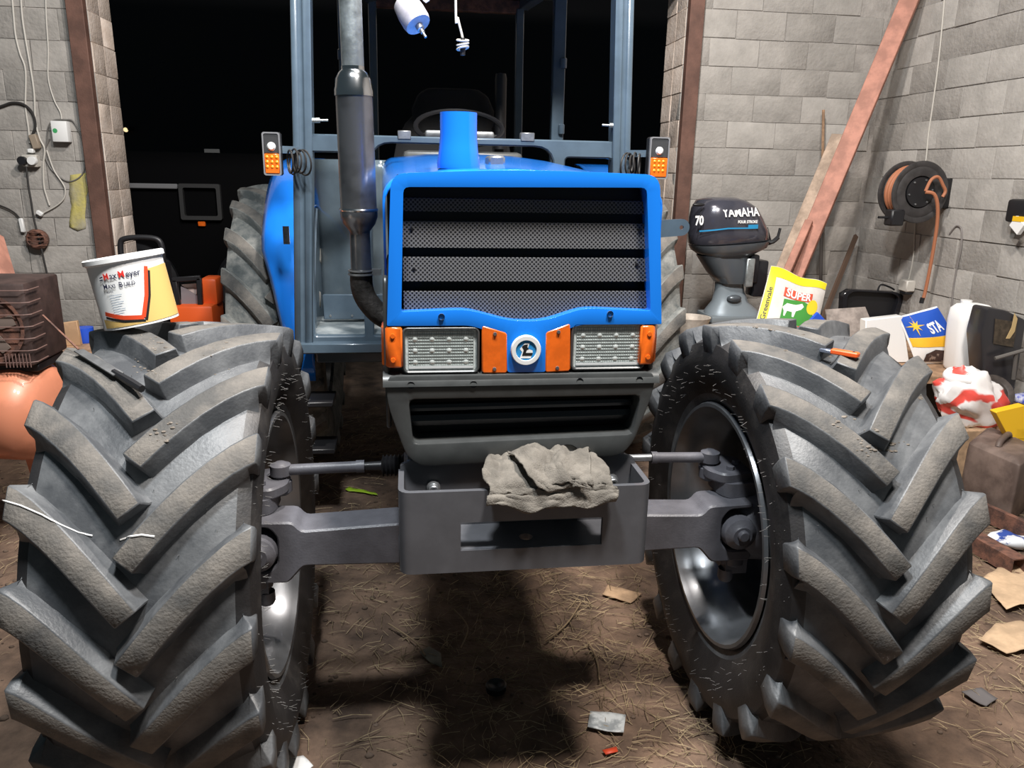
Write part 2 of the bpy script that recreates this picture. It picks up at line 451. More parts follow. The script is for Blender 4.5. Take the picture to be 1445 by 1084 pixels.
def wheel(name, c, R, half, h, rim, n, dth, wd, phase, mats, lugs, sgn, hairs=0, vis=None):
    b = MB(); pr = tyre_profile(R, half, h, rim)
    b.lathe(pr, c, (1, 0, 0), 72)
    b.bm.faces.ensure_lookup_table()
    for f in b.bm.faces:
        x = f.calc_center_median().x-c[0]
        f.material_index = 0 if abs(x) < half*.88 else 1
    ty = b.out(name, [mats[0], mats[2]], T, origin=c)
    for i in range(n):
        for s in (0, 1):
            a = phase+2*math.pi*(i+.5*s)/n
            o = bpy.data.objects.new('lug', lugs[s]); COL.objects.link(o); place(o, c, ty); o.rotation_euler.x = -a
    if hairs:
        hb = MB()
        for _ in range(hairs):
            a = random.uniform(0, 2*math.pi); k = random.random(); r = rim+.05+(R-h-rim-.08)*k
            x = half*(.93+.07*math.sin(math.pi*min(1, k*1.3))); L_ = random.uniform(.008, .022)
            p = V((c[0]-sgn*x, c[1]-r*math.cos(a), c[2]+r*math.sin(a)))
            d = V((-sgn*1, random.uniform(-.5, .5), random.uniform(-.5, .5))).normalized()*L_
            hb.beam(p, p+d, .0007, .0007, (.1, .9, .3))
        for _ in range(hairs//2):
            a = random.uniform(0, 2*math.pi); r = R-h+.001; x = random.uniform(-.8, .8)*half
            p = V((c[0]+x, c[1]-r*math.cos(a), c[2]+r*math.sin(a)))
            d = V((random.uniform(-.4, .4), -math.cos(a), math.sin(a))).normalized()*random.uniform(.004, .012)
            hb.beam(p, p+d, .001, .001, (.9, .1, .3))
        ho = hb.out('rubber_hairs', hair_m, ty, origin=c, smooth=0); ho['kind'] = 'stuff'
    return ty
R_F, HF = .652, .255
fl = [lug_mesh('lug_a', s, R_F, HF, 18, math.radians(23), .08, .05, [rubber, dust]) for s in (-1, 1)]
TK = .885
CR, CL = V((XT+TK, YW, R_F-.006)), V((XT-TK, YW, R_F-.006))
wheel('front_tyre', CR, R_F, HF, .05, .385, 18, math.radians(23), .074, math.radians(14), [rubber, dust, side_rubber], fl, 1, 240)
wheel('front_tyre', CL, R_F, HF, .05, .385, 18, math.radians(23), .074, math.radians(13), [rubber, dust, side_rubber], fl, -1, 240)
R_B, HB, YB = .815, .245, 4.78
rl = [lug_mesh('lug_b', s, R_B, HB, 20, math.radians(19), .085, .045, [old_rubber, dust]) for s in (-1, 1)]
for s, ph in ((1, 2), (-1, 9)):
    wheel('rear_tyre', V((XT+s*.98, YB, R_B-.006)), R_B, HB, .045, .5, 20, math.radians(19), .085, math.radians(ph), [old_rubber, dust, old_rubber], rl, s)
# ---- rims: barrel, drop centre and disc, open to the inside
for s, c in ((1, CR), (-1, CL)):
    b = MB()
    # heights measured from the tyre centre towards the tractor
    b.lathe([(.388, .212), (.383, .222), (.372, .222), (.366, .205), (.352, .17), (.348, .12), (.322, .09), (.318, .02), (.345, -.02), (.345, -.06), (.3, -.075), (.27, -.06), (.2, -.03), (.1, -.025), (0, -.025)], c, (-s, 0, 0), 56)
    rim = b.out('front_rim', rim_m, T)
    b = MB(); b.lathe([(.385, -.205), (.37, -.215), (.35, -.17), (.345, -.06)], c, (-s, 0, 0), 40); b.out('rim_flange', rim_m, rim)
    b = MB(); b.lathe([(0, .07), (.1, .07), (.125, .05), (.135, -.02), (.15, -.028)], c, (-s, 0, 0), 24)
    for k in range(8):
        a = 2*math.pi*k/8; b.lathe([(.012, -.03), (.012, .0), (0, .0)], c+V((0, .17*math.cos(a), .17*math.sin(a))), (-s, 0, 0), 6)
    b.out('wheel_hub', axle_paint, rim)
for s in (1, -1):
    b = MB(); b.lathe([(.5, .18), (.47, .18), (.46, .1), (.44, .02), (.2, 0), (0, 0)], V((XT+s*.98, YB, R_B)), (-s, 0, 0), 40)
    b.out('rear_rim', rim_m, T)

# ---- front axle: beam ends like a fork, mirrored about the centre line
def AX(pts, Y): return [V((x, Y, z)) for x, z in pts]
face = [(-.475, .755), (-.335, .75), (-.312, .722), (-.03, .734), (-.03, .605), (-.312, .612), (-.357, .56), (-.485, .56), (-.485, .597), (-.41, .597), (-.384, .622), (-.38, .705), (-.402, .735), (-.475, .738)]
def mir(pts, s): return pts if s < 0 else [(2*XT-x, z) for x, z in pts]
b = MB()
for s in (-1, 1): b.prism(AX(rpoly(mir(face, s), .012, 2), 2.05), (0, .12, 0))
b.box((XT, 2.12, .65), (.64, .16, .1))
b.bevel(.006, 1)
axle = b.out('front_axle', axle_paint, T)
for s in (-1, 1):
    sx = lambda x: XT+s*(x-XT) if s > 0 else x
    k = lambda x: x if s < 0 else 2*XT-x
    b = MB()    # steering knuckle inside the fork, with the joint cover and its bolt
    b.lathe([(0, -.075), (.03, -.075), (.034, -.07), (.05, -.06), (.056, -.02), (.056, .06)], (k(-.435), 2.09, .66), (0, 1, 0), 20)
    b.lathe([(0, -.088), (.014, -.088), (.018, -.084), (.018, -.07)], (k(-.435), 2.09, .665), (0, 1, 0), 10)
    kn = b.out('universal_joint', axle_paint, T)
    b = MB(); b.lathe([(.06, -.12), (.075, -.1), (.09, 0), (.12, .04), (.13, .14)], (k(-.44), 2.15, .65), (-1 if s < 0 else 1, 0, 0), 24)
    b.out('axle_housing', axle_paint, T)
    # upper steering arm, ball joint and tie rod
    b = MB(); b.prism([V((k(x), y, .795)) for x, y in rpoly([(-.5, 2.12), (-.4, 2.1), (-.36, 2.15), (-.36, 2.24), (-.4, 2.28), (-.5, 2.26)], .02)], (0, 0, .035)); b.bevel(.006, 1)
    b.prism([V((k(x), y, .755)) for x, y in rpoly([(-.52, 2.1), (-.41, 2.09), (-.39, 2.13), (-.39, 2.22), (-.52, 2.24)], .02)], (0, 0, .045))
    for px_, py_ in ((-.43, 2.14), (-.47, 2.19)): b.lathe([(.013, .83), (.013, .842), (0, .842)], (k(px_), py_, 0), (0, 0, 1), 6)
    b.out('steering_arm', axle_paint, T)
    b = MB(); b.lathe([(0, .56), (.03, .56), (.04, .55), (.04, .53), (.03, .52)], (k(-.45), 2.11, 0), (0, 0, 1), 14)
    b.box((k(-.455), 2.12, .525), (.07, .08, .05)); b.lathe([(0, .47), (.02, .47), (.024, .478), (.024, .51)], (k(-.43), 2.1, 0), (0, 0, 1), 10)
    b.out('lower_king_pin', axle_paint, T)
    b = MB(); p = V((k(-.385), 2.2, .85))
    b.lathe([(0, .026), (.014, .026), (.02, .022), (.03, .018), (.031, -.012), (.024, -.018), (.024, -.03), (.031, -.034), (.031, -.065), (.02, -.075), (0, -.08)], p, (0, 0, 1), 18)
    e = V((k(-.14) if s < 0 else k(-.19), 2.2, .855))
    b.tube([p+(e-p)*.1, p+(e-p)*.9, p+(e-p)*.9, p+(e-p)], [.0165, .0165, .019, .019], 12)
    tr = b.out('tie_rod', axle_paint, T)
    if s < 0:
        b = MB(); q = [(.012, 0), (.014, .05)]
        for i in range(8): q += [(.034, .055+i*.012), (.026, .061+i*.012)]
        q += [(.036, .16), (.036, .21), (.02, .22)]
        b.lathe(q, e, (1, 0, 0), 16); b.out('rubber_boot', black, tr)
    else:
        b = MB(); b.tube([e, e+V((-.1, 0, 0))], .012, 10); b.out('piston_rod', steel, tr)
# ---- front support box (weight carrier) bent from plate, with a slot
zt, zb = .972, .755; xa, xb = XT-.313, XT+.315; ya, yb = 1.716, 1.872
path = []
for x, y in ((xa, yb), (xa, ya+.03)): path.append((x, y))
for k in range(1, 5): a = math.radians(180+90*k/4); path.append((xa+.03+.03*math.cos(a), ya+.03+.03*math.sin(a)))
path += [(.117, ya), (.472, ya)]
for k in range(0, 5): a = math.radians(270+90*k/4); path.append((xb-.03+.03*math.cos(a), ya+.03+.03*math.sin(a)))
path += [(xb, yb)]
b = MB(); zs = [zb, .814, .889, zt]
g = [[b.bm.verts.new((x, y, z)) for z in zs] for x, y in path]
i0 = path.index((.117, ya))
for i in range(len(path)-1):
    for j in range(3):
        if i == i0 and j == 1: continue
        b.face((g[i][j], g[i+1][j], g[i+1][j+1], g[i][j+1]))
bump = b.out('front_bumper', grey_paint, T); solid(bump, .014, -1, True)
b = MB(); b.plate([[V((x, yb-.01, z)) for x, z in rpoly([(xa+.004, .76), (xb-.004, .76), (xb-.004, .985), (xb-.03, .998), (xa+.03, .998), (xa+.004, .985)], .004)]], (0, .016, 0)); b.bevel(.003, 1)
b.out('rear_plate', grey_paint, bump)
hole = [V((x, y, .815)) for x, y in circle2d(.288, 1.775, .018, 20)]
b = MB(); b.plate([[V((x, y, .815)) for x, y in ((xa+.02, ya+.004), (xb-.02, ya+.004), (xb-.02, yb-.012), (xa+.02, yb-.012))], hole], (0, 0, -.014))
b.out('shelf_plate', grey_paint, bump)
for px_, py_ in ((612, 691), (865, 681)):
    p = P(px_, py_, Y=1.842)
    b = MB(); b.lathe([(.018, .022), (.018, .012), (.013, .01), (.013, -.006), (.011, -.008), (.006, -.008), (.006, 0), (0, 0)], p, (0, 1, 0), 12)
    b.out('bolt', steel, bump)
b = MB(); b.box((XT, 1.94, .93), (.6, .13, .1)).box((XT, 2.02, .82), (.42, .26, .22)).bevel(.01, 1); b.out('axle_support', grey_paint, T)
b = MB(); b.box((XT, 3.3, .82), (.4, 2.5, .5)).box((XT, 2.75, 1.22), (.44, 1.5, .5)).box((XT, 4.75, .82), (1.6, .34, .34)).bevel(.03, 1); b.out('engine_block', black, T)
# ---- lower charcoal shroud with its window
def FX(pts, Y): return [V((x, Y, z)) for x, z in pts]
Yh = 1.86
b = MB()
outl = rpoly([(-.062, 1.229), (.626, 1.229), (.62, 1.17), (.578, 1.04), (.545, 1.002), (.02, .99), (-.012, 1.02), (-.055, 1.15)], [.03, .03, .03, .05, .03, .03, .05, .03], 3)
hol = rpoly([(-.004, 1.168), (.588, 1.168), (.574, 1.062), (.005, 1.05)], .014, 2)
b.plate([FX(outl, 1.84), FX(hol, 1.84)], (0, .09, 0)); b.bevel(.012, 2, 50)
shroud = b.out('lower_shroud', shroud_m, T)
b = MB(); b.box((XT+.005, 1.945, 1.11), (.62, .012, .17)); sh2 = b.out('radiator_screen', black, shroud)
b = MB(); b.tube([(-.01, 1.9, 1.13), (.58, 1.9, 1.135)], .012, 8); b.tube([(-.01, 1.91, 1.095), (.58, 1.91, 1.1)], .02, 8); b.out('oil_cooler_pipe', black_gloss, shroud)
b = MB()   # recessed ledge under the lamps
b.prism([V((-.066, y, z)) for y, z in ((1.94, 1.234), (1.872, 1.234), (1.858, 1.231), (1.846, 1.224), (1.838, 1.214), (1.835, 1.202), (1.94, 1.202))], (.7, 0, 0)); b.out('lamp_ledge', shroud_m, shroud)
for px_, py_ in ((580, 543), (668, 542), (818, 538), (902, 536)):
    b = MB(); b.lathe([(.009, -.004), (.009, .002), (.005, .003), (.004, .006), (0, .006)], P(px_, py_, Y=1.8395), (0, 1, 0), 12); b.out('screw', black_gloss, shroud)
b = MB()  # dent with a torn hole in the lower lip
b.lathe([(.034, -.002), (.03, .004), (.02, .01), (0, .012)], P(800, 644, Y=1.838), (0, 1, 0), 14); b.out('torn_notch', black, shroud)
for s in (-1, 1):   # side wings running up beside the hood
    k = lambda x: x if s < 0 else 2*XT-x
    b = MB(); q = [(1.855, 1.24), (1.855, 1.4), (1.88, 1.47), (2.4, 1.47), (2.4, 1.06), (1.93, 1.06)]
    b.prism([V((k(-.062), y, z)) for y, z in rpoly(q, .02)], (.012*(1 if s < 0 else -1), 0, 0)); b.bevel(.004, 1); b.out('side_wing', shroud_m, shroud)
# ---- blue hood
b = MB()
xl, xr = -.053, .633
outer = rpoly([(xl, 1.352), (xl+.017, 1.708), (XT, 1.723), (xr-.03, 1.716), (xr, 1.352), (.42, 1.352), (.345, 1.322), (.34, 1.232), (.242, 1.232), (.238, 1.322), (.15, 1.352)], [.004, .036, .3, .036, .004, .02, .02, .008, .008, .02, .02], 5)
inner = rpoly([(-.018, 1.386), (-.008, 1.678), (.572, 1.686), (.602, 1.386), (.43, 1.394), (.33, 1.362), (.25, 1.362), (.14, 1.392)], [.006, .014, .014, .006, .03, .03, .03, .03], 3)
b.plate([FX(outer, Yh-.012), FX(inner, Yh-.012)], (0, .05, 0)); b.bevel(.011, 3, 50)
hood = b.out('hood', blue, T)
b = MB()
def hsec(t):
    y = 1.895+t*1.7; wd = .338+.045*t; zt_ = 1.688+.075*t; out = []
    cxx = XT+.006*(1-t)
    q = [(-wd, 1.36)]+[(-wd+.05-.05*math.cos(math.radians(90*k/5))-.0, zt_-.05+.05*math.sin(math.radians(90*k/5))) for k in range(6)]
    q += [(-wd*.5, zt_+.016), (0, zt_+.022), (wd*.5, zt_+.016)]
    q += [(-x, z) for x, z in q[:7][::-1]]
    return [V((cxx+x, y, z)) for x, z in q]
b.loft([hsec(i/8) for i in range(9)], caps=False, closed=False)
hs = b.out('hood_shell', blue, hood); solid(hs, .006, 1)
for px_, py_ in ((623, 447), (861, 443)):
    b = MB(); b.lathe([(.008, -.003), (.008, .003), (.004, .003), (.003, .006), (0, .006)], P(px_, py_, Y=1.846), (0, 1, 0), 12); b.out('hood_screw', steel, hood)
# air intake stack on the hood
b = MB(); ic = V((.142, 2.2, 0))
b.lathe([(.058, 1.722), (.059, 1.735), (.053, 1.775), (.0505, 1.81), (.0505, 1.868), (.045, 1.868), (.045, 1.76), (0, 1.76)], ic, (0, 0, 1), 28)
b.out('air_intake', blue, hood)
b = MB(); b.box((.27, 2.45, 1.745), (.05, .12, .035)).bevel(.006, 1); b.out('hood_latch', steel, hood)
# ---- grille: dark tray and sloping perforated slats
b = MB(); b.box((XT+.012, 1.93, 1.53), (.63, .012, .35)); gr = b.out('grille', black, T)
for z0, z1, hgt in ((1.652, 1.622, 0), (1.598, 1.537, 0), (1.513, 1.456, 0), (1.43, 1.358, 0)):
    b = MB(); e = .012 if z1 > 1.36 else 0
    q = [(1.889, z0+.0015), (1.884, z0), (1.879, z1), (1.883, z1), (1.889, z0-.004)]
    b.prism([V((-.012, y, z)) for y, z in q], (.614, 0, 0)); b.out('slat', mesh_m, gr)
for px_, py_ in ((581, 323), (902, 325), (584, 379), (898, 373)):
    b = MB(); b.lathe([(0, -.008), (.004, -.007), (.005, .002), (.004, .012)], P(px_, py_, Y=1.886), (0, 1, 0), 10); b.out('grille_screw', black_gloss, gr)
# ---- headlights
for x0, z0, x1, z1 in ((P(567, 460, Y=1.85).x, P(567, 528, Y=1.85).z, P(677, 460, Y=1.85).x, P(677, 461, Y=1.85).z), (P(807, 456, Y=1.85).x, P(860, 522, Y=1.85).z, P(913, 456, Y=1.85).x, P(860, 456, Y=1.85).z)):
    b = MB(); b.plate([FX(rrect(x0, z0, x1, z1, .014), 1.848), FX(rrect(x0+.007, z0+.007, x1-.007, z1-.007, .009), 1.848)], (0, .03, 0)); b.bevel(.003, 1)
    hl = b.out('headlight', shroud_m, T)
    b = MB(); b.plate([FX(rrect(x0+.006, z0+.006, x1-.006, z1-.006, .009), 1.856)], (0, .02, 0)); le = b.out('lens', clear_lens, hl)
    b = MB(); cw = x1-x0-.03; ch = z1-z0-.024
    for i in range(29): b.beam((x0+.015+cw*i/28, 1.8555, z0+.012), (x0+.015+cw*i/28, 1.8555, z1-.012), .0011, .0014, (0, 1, 0))
    for i in range(13): b.beam((x0+.015, 1.8553, z0+.012+ch*i/12), (x1-.015, 1.8553, z0+.012+ch*i/12), .0014, .0011, (1, 0, 0.01))
    lr = b.out('lens_rib', lens_line, hl); lr['kind'] = 'stuff'
    for r in range(3):
        for c in range(4):
            b = MB(); q = V((x0+.026+(cw-.022)*(c+.12)/3.3, 1.8552, z0+.028+(ch-.03)*r/2.2))
            b.lathe([(0, -.002), (.004, -.0015), (.008, .001)], q, (0, 1, 0), 10); b.out('led', led_m, hl)
    b = MB(); b.box(((x0+x1)/2, 1.8545, z0+.015), (cw, .002, .006)); b.out('lens_lip', lens_bright, hl)
# ---- amber indicators
for q in ([(680, 459), (716, 470), (716, 527), (680, 527)], [(770, 469), (805, 456), (805, 524), (769, 526)]):
    pts = [P(*p, Y=1.846) for p in q]
    b = MB(); b.prism(rpoly(pts, .006, 2), (0, .035, 0)); b.bevel(.003, 1); ind = b.out('indicator', orange_lens, T)
    xs = sum(p.x for p in pts)/4; zs_ = [min(p.z for p in pts)+.012, max(p.z for p in pts)-.022]
    for z in zs_:
        b = MB(); b.lathe([(0, -.003), (.004, -.003), (.005, 0), (.005, .004)], (xs, 1.845, z), (0, 1, 0), 8); b.out('screw', steel, ind)
for s in (-1, 1):
    k = lambda x: x if s < 0 else 2*XT-x+.002
    b = MB()
    q = [(-.017, 1.843), (-.052, 1.846), (-.068, 1.87), (-.068, 1.93), (-.017, 1.93)]
    b.loft([[V((k(x), y, z)) for x, y in q] for z in (1.248, 1.349)]); b.bevel(.004, 1); ind = b.out('corner_indicator', orange_lens, T)
    for z in (1.268, 1.328):
        b = MB(); b.lathe([(0, -.002), (.006, -.002), (.007, .004)], (k(-.04), 1.844, z), (0, 1, 0), 8); b.out('screw', orange_lens, ind)
# ---- round badge with its emblem
bc = P(742, 494, Y=1.845)
b = MB(); b.lathe([(0, -.004), (.0255, -.004), (.0265, -.008), (.036, -.008), (.038, -.004), (.038, .006)], bc, (0, 1, 0), 36); bd = b.out('badge', white_p, T)
S = lambda o: (lambda u, v: V((bc.x+u, bc.y-o, bc.z+v)))
b = MB(); decal(b, shape2d([circle2d(0, 0, .0258, 32)]), S(.0046)); b.out('badge_disc', M('badge_blue', (.03, .27, .62), .35), bd)
b = MB(); decal(b, shape2d([[(-.016, .004), (-.004, .018), (.008, .018), (.004, .004), (.016, .0), (.017, -.006), (.012, -.02), (-.016, -.02), (-.01, -.004)]]), S(.0052)); b.out('emblem_white', white_b, bd)
b = MB(); decal(b, shape2d([[(-.006, .014), (.004, .016), (.003, .008), (.007, .004), (.002, .002), (-.001, -.006), (.017, -.006), (.014, -.013), (-.01, -.013), (-.006, .002), (-.011, .01)]]), S(.0058)); b.out('emblem_black', black_print, bd)
# ---- exhaust stack on the left of the hood
b = MB()
E0 = P(510, 385, Y=2.6); E1 = P(494, 0, Y=2.6); ed = (E1-E0).normalized()
hh = lambda py: (P(500, py, Y=2.6).z-E0.z)/ed.z
prof = [(.036, hh(380)), (.034, hh(378)), (.033, hh(332)), (.034, hh(326)), (.052, hh(316)), (.060, hh(306)), (.0605, hh(298)), (.058, hh(294)), (.0575, hh(134))]
b.lathe(prof, E0, ed, 28); ex = b.out('exhaust_muffler', muffler_m, T)
b = MB(); b.lathe([(.0605, hh(136)), (.0605, hh(128)), (.058, hh(124)), (.055, hh(112)), (.045, hh(103)), (.036, hh(99)), (.036, hh(94))], E0, ed, 28); b.out('muffler_cap', chrome, ex)
b = MB(); b.lathe([(.0345, hh(97)), (.0345, hh(-60)), (.031, hh(-60)), (.031, hh(-20))], E0, ed, 24); b.out('exhaust_stack', galv, ex)
b = MB(); b.lathe([(.061, hh(298)), (.063, hh(296)), (.061, hh(294))], E0, ed, 28); b.out('muffler_seam', chrome, ex)
b = MB(); el = [E0+ed*.01, E0-ed*.05, E0-ed*.1+V((.02, 0, 0)), E0-ed*.15+V((.07, 0, 0)), E0-ed*.18+V((.16, 0, 0)), E0-ed*.18+V((.24, 0, 0))]
b.tube(catmull(el, 5), .037, 16); b.out('exhaust_elbow', burnt, ex)
b = MB(); b.lathe([(.038, -.006), (.044, -.006), (.044, .0), (.038, .0)], E0, ed, 24); b.lathe([(.038, .006), (.043, .006), (.043, .011), (.038, .011)], E0, ed, 24); b.box(E0+V((.05, -.01, .004)), (.03, .02, .02)); b.out('clamp', steel, ex)
# ---- cab frame
YC = 3.67
def cx_(px, py, Y=YC): return P(px, py, Y=Y)
for s in (-1, 1):
    k = (lambda x: x) if s < 0 else (lambda x: 2*XT-.02-x)
    b = MB()
    def sec(xo, z): return [V((k(xo), YC-.045, z)), V((k(xo+.026), YC-.05, z)), V((k(xo+.03), YC-.04, z)), V((k(xo+.048), YC-.04, z)), V((k(xo+.052), YC-.05, z)), V((k(xo+.083), YC-.045, z)), V((k(xo+.083), YC+.05, z)), V((k(xo), YC+.05, z))]
    b.loft([sec(-.535, .885), sec(-.492, 1.83), sec(-.462, 2.72)]); b.bevel(.004, 1)
    b.out('cab_pillar', cab_paint, T)
    for Y, x0, x1, wdt in ((4.55, -.36, -.35, .07), (5.3, -.23, -.22, .05)):
        b = MB(); b.loft([[V((k(x0+dx), Y+dy, .95)) for dx, dy in ((0, 0), (wdt, 0), (wdt, .06), (0, .06))], [V((k(x1+dx), Y+dy, 2.72)) for dx, dy in ((0, 0), (wdt, 0), (wdt, .06), (0, .06))]]); b.bevel(.005, 1)
        pl = b.out('rear_pillar', cab_paint, T)
        if Y < 5:
            for z in (1.95, 2.3):
                b = MB(); b.lathe([(.016, -.02), (.018, -.015), (.018, .03), (.012, .035)], (k(x0+.02), Y-.01, z), (0, 0, 1), 10); b.out('hinge', cab_paint, pl)
b = MB()
zr0, zr1 = 1.785, 1.862
ax0, ax1 = -.155, .675
O = [V((x, YC-.02, z)) for x, z in ((-.47, zr1), (.99, zr1), (1.03, .90), (-.5, .90))]
h1 = [V((x, YC-.02, z)) for x, z in rpoly([(-.425, zr0), (ax0-.055, zr0), (ax0-.055, .95), (-.44, .95)], .012)]
h2 = [V((x, YC-.02, z)) for x, z in rpoly([(ax0, zr0+.045), (ax1, zr0+.045), (ax1+.03, .95), (ax0-.01, .95)], [.09, .09, .01, .01], 5)]
h3 = [V((x, YC-.02, z)) for x, z in rpoly([(ax1+.055, zr0), (.955, zr0), (.98, .95), (ax1+.06, .95)], .02)]
b.plate([O, h1, h2, h3], (0, .05, 0)); b.bevel(.006, 1, 50)
cf = b.out('cab_front_frame', cab_paint, T)
for a_, c_ in (((-.44, 3.66), (1.0, 3.66)), ((-.44, 3.66), (-.2, 5.33)), ((1.0, 3.66), (.76, 5.33))):
    b = MB(); b.beam((a_[0], a_[1], 2.75), (c_[0], c_[1], 2.75), .07, .07); b.bevel(.006, 1); b.out('roof_rail', cab_paint, T)
b = MB(); b.box((.28, 4.5, 2.81), (1.5, 1.75, .05)).bevel(.02, 2); b.out('cab_shade_slab', shroud_m, T)  # unseen slab added over the cab to shade the seat and rear pillars
b = MB(); b.box((.27, 5.33, 2.73), (.98, .05, .08)).bevel(.005, 1); b.out('roof_rail', rust, T)
for px_, py_, px2, py2 in ((561, 184, 580, 197), (735, 187, 754, 200)):
    p, q = P(px_, py_, Y=YC-.02), P(px2, py2, Y=YC-.02)
    b = MB(); b.box(((p.x+q.x)/2, YC, (p.z+q.z)/2), (q.x-p.x, .05, p.z-q.z)).bevel(.003, 1); b.out('latch_block', steel, cf)
for px_, py_ in ((435, 170), (875, 178)):
    p = P(px_, py_, Y=YC-.03); d = 1 if px_ < 600 else -1
    b = MB(); b.tube([p, p+V((.05*d, 0, .002)), p+V((.05*d, 0, .002)), p+V((.085*d, 0, .003))], [.011, .011, .005, .005], 8); b.out('door_stud', galv, cf)
# floor tray, sill, firewall and side panel seen through the left door
b = MB(); b.box((.27, 4.25, .925), (1.5, 1.1, .05)).bevel(.008, 1); b.out('cab_floor', M('worn_floor_sheet', (.2, .24, .26), .4, .3, col2=(.42, .46, .47), scale=7), T)
b = MB(); b.box((-.28, 3.63, .9), (.5, .06, .05)).box((-.22, 3.75, .85), (.44, .2, .06)).bevel(.006, 1); b.out('step_sill', cab_paint, T)
b = MB()
def fw_(u, v):
    z = .96+.8*v; x = -.47+.37*u
    y = 4.18-.16*math.sin(u*math.pi*.5)*(1-.3*v)-.12*max(0, v-.45)
    return V((x, y, z))
b.grid(fw_, 10, 12); solid(b.out('firewall_panel', M('panel_gloss_grey', (.13, .17, .2), .16, .25, var=.12, scale=5, coat=.4), T), .004)
b = MB(); b.box((-.27, 4.0, 1.03), (.33, .02, .13)).bevel(.004, 1); kp = b.out('kick_panel', cab_paint, T)
for x in (-.4, -.29, -.17):
    b = MB(); b.lathe([(0, -.004), (.006, -.003), (.007, 0)], (x, 3.99, .985), (0, 1, 0), 8); b.out('bolt', steel, kp)
b = MB(); b.box((.28, 4.1, 1.45), (.6, .3, .72)).bevel(.03, 2); b.out('dashboard', shroud_m, T)
b = MB(); b.box(P(648, 191, Y=4.0), (.34, .1, .04)).bevel(.012, 2); b.out('dash_cowl', steel, T)
# steering wheel
sc = P(648, 180, Y=4.15); ax = V((0, -.42, .9)).normalized(); xx = V((1, 0, 0)); yy = ax.cross(xx)
b = MB(); b.tube([sc+(xx*math.cos(2*math.pi*k/32)+yy*math.sin(2*math.pi*k/32))*.222 for k in range(32)], .013, 8, closed=True); sw = b.out('steering_wheel', black, T)
for a in (210, 330, 90):
    a = math.radians(a); b = MB(); b.beam(sc-ax*.03, sc+(xx*math.cos(a)+yy*math.sin(a))*.215, .03, .008, ax); b.out('spoke', steel, sw)
# seat
b = MB(); S0 = P(640, 190, Y=4.75)
def slab(y0, rows, th):
    return [[V((S0.x+x, y0+dy+yo, z)) for x, dy in ((-wd, 0), (-wd*.7, -.03), (wd*.7, -.03), (wd, 0), (wd*.8, th), (-wd*.8, th))] for z, wd, yo in rows]
b.loft(slab(4.72, [(1.2, .24, -.02), (1.45, .31, 0), (1.78, .36, .04), (1.88, .34, .06), (1.98, .29, .08), (2.03, .24, .09)], .1)); b.bevel(.02, 2, 25)
st = b.out('seat_backrest', seat_m, T)
b = MB(); b.loft(slab(4.72, [(1.86, .15, .05), (1.92, .24, .05), (2.06, .25, .07), (2.15, .21, .08), (2.18, .15, .085)], .1)); b.bevel(.02, 2, 25); b.out('headrest', seat_m, st)
b = MB(); b.box((S0.x, 4.5, 1.28), (.5, .5, .14)).bevel(.04, 2); b.out('seat_cushion', seat_m, T)
b = MB(); b.box((S0.x, 4.5, 1.08), (.3, .3, .27)).bevel(.02, 1); b.out('seat_pedestal', black, T)
b = MB(); b.lathe([(.0, .22), (.03, .215), (.035, .19), (.035, -.2)], P(706, 160, Y=4.7), (0, 0, 1), 12); b.out('seat_armrest', black, T)
# ---- blue rear fenders, curved over the front of the rear tyres
for s in (-1, 1):
    k = (lambda x: x) if s < 0 else (lambda x: 2*XT-.01-x)
    b = MB(); cyf, czf = YB, R_B
    def fend(u, v):
        # v runs from the lower tip up over the tyre, u from the inside edge outwards
        a = math.radians(-8+100*v); rr = .95
        wd = .1+.1*min(1, v/.3)+.055*min(1, max(0, (v-.3)/.12))
        x = -.47-wd*u
        crn = .035*(max(0, u-.72)/.28)**2 if u > .72 else 0
        return V((k(x), cyf-(rr-crn)*math.cos(a), czf+(rr-crn)*math.sin(a)))
    b.grid(fend, 10, 22); fo = b.out('rear_fender', blue, T); solid(fo, .012, 0)
    if s < 0:
        p = P(404, 332, Y=3.86); b = MB()
        for i in range(4): b.lathe([(.012, -.006), (.012, -.002), (.006, 0)], p+V((0, 0, .018*(i-1.5))), (0, 1, 0), 8)
        b.box(p, (.03, .008, .085)); b.out('hinge_plate', steel, fo)
# inner fender wall closing the gap to the cab
for s in (-1, 1):
    b = MB(); x = XT-s*.0+s*.745
    q = [(YB-.95*math.cos(math.radians(a)), R_B+.95*math.sin(math.radians(a))) for a in range(0, 91, 10)]+[(YB, .95), (YB-.9, .95)]
    b.prism([V((x, y, z)) for y, z in q], (.01, 0, 0)); b.out('fender_side', cab_paint, T)
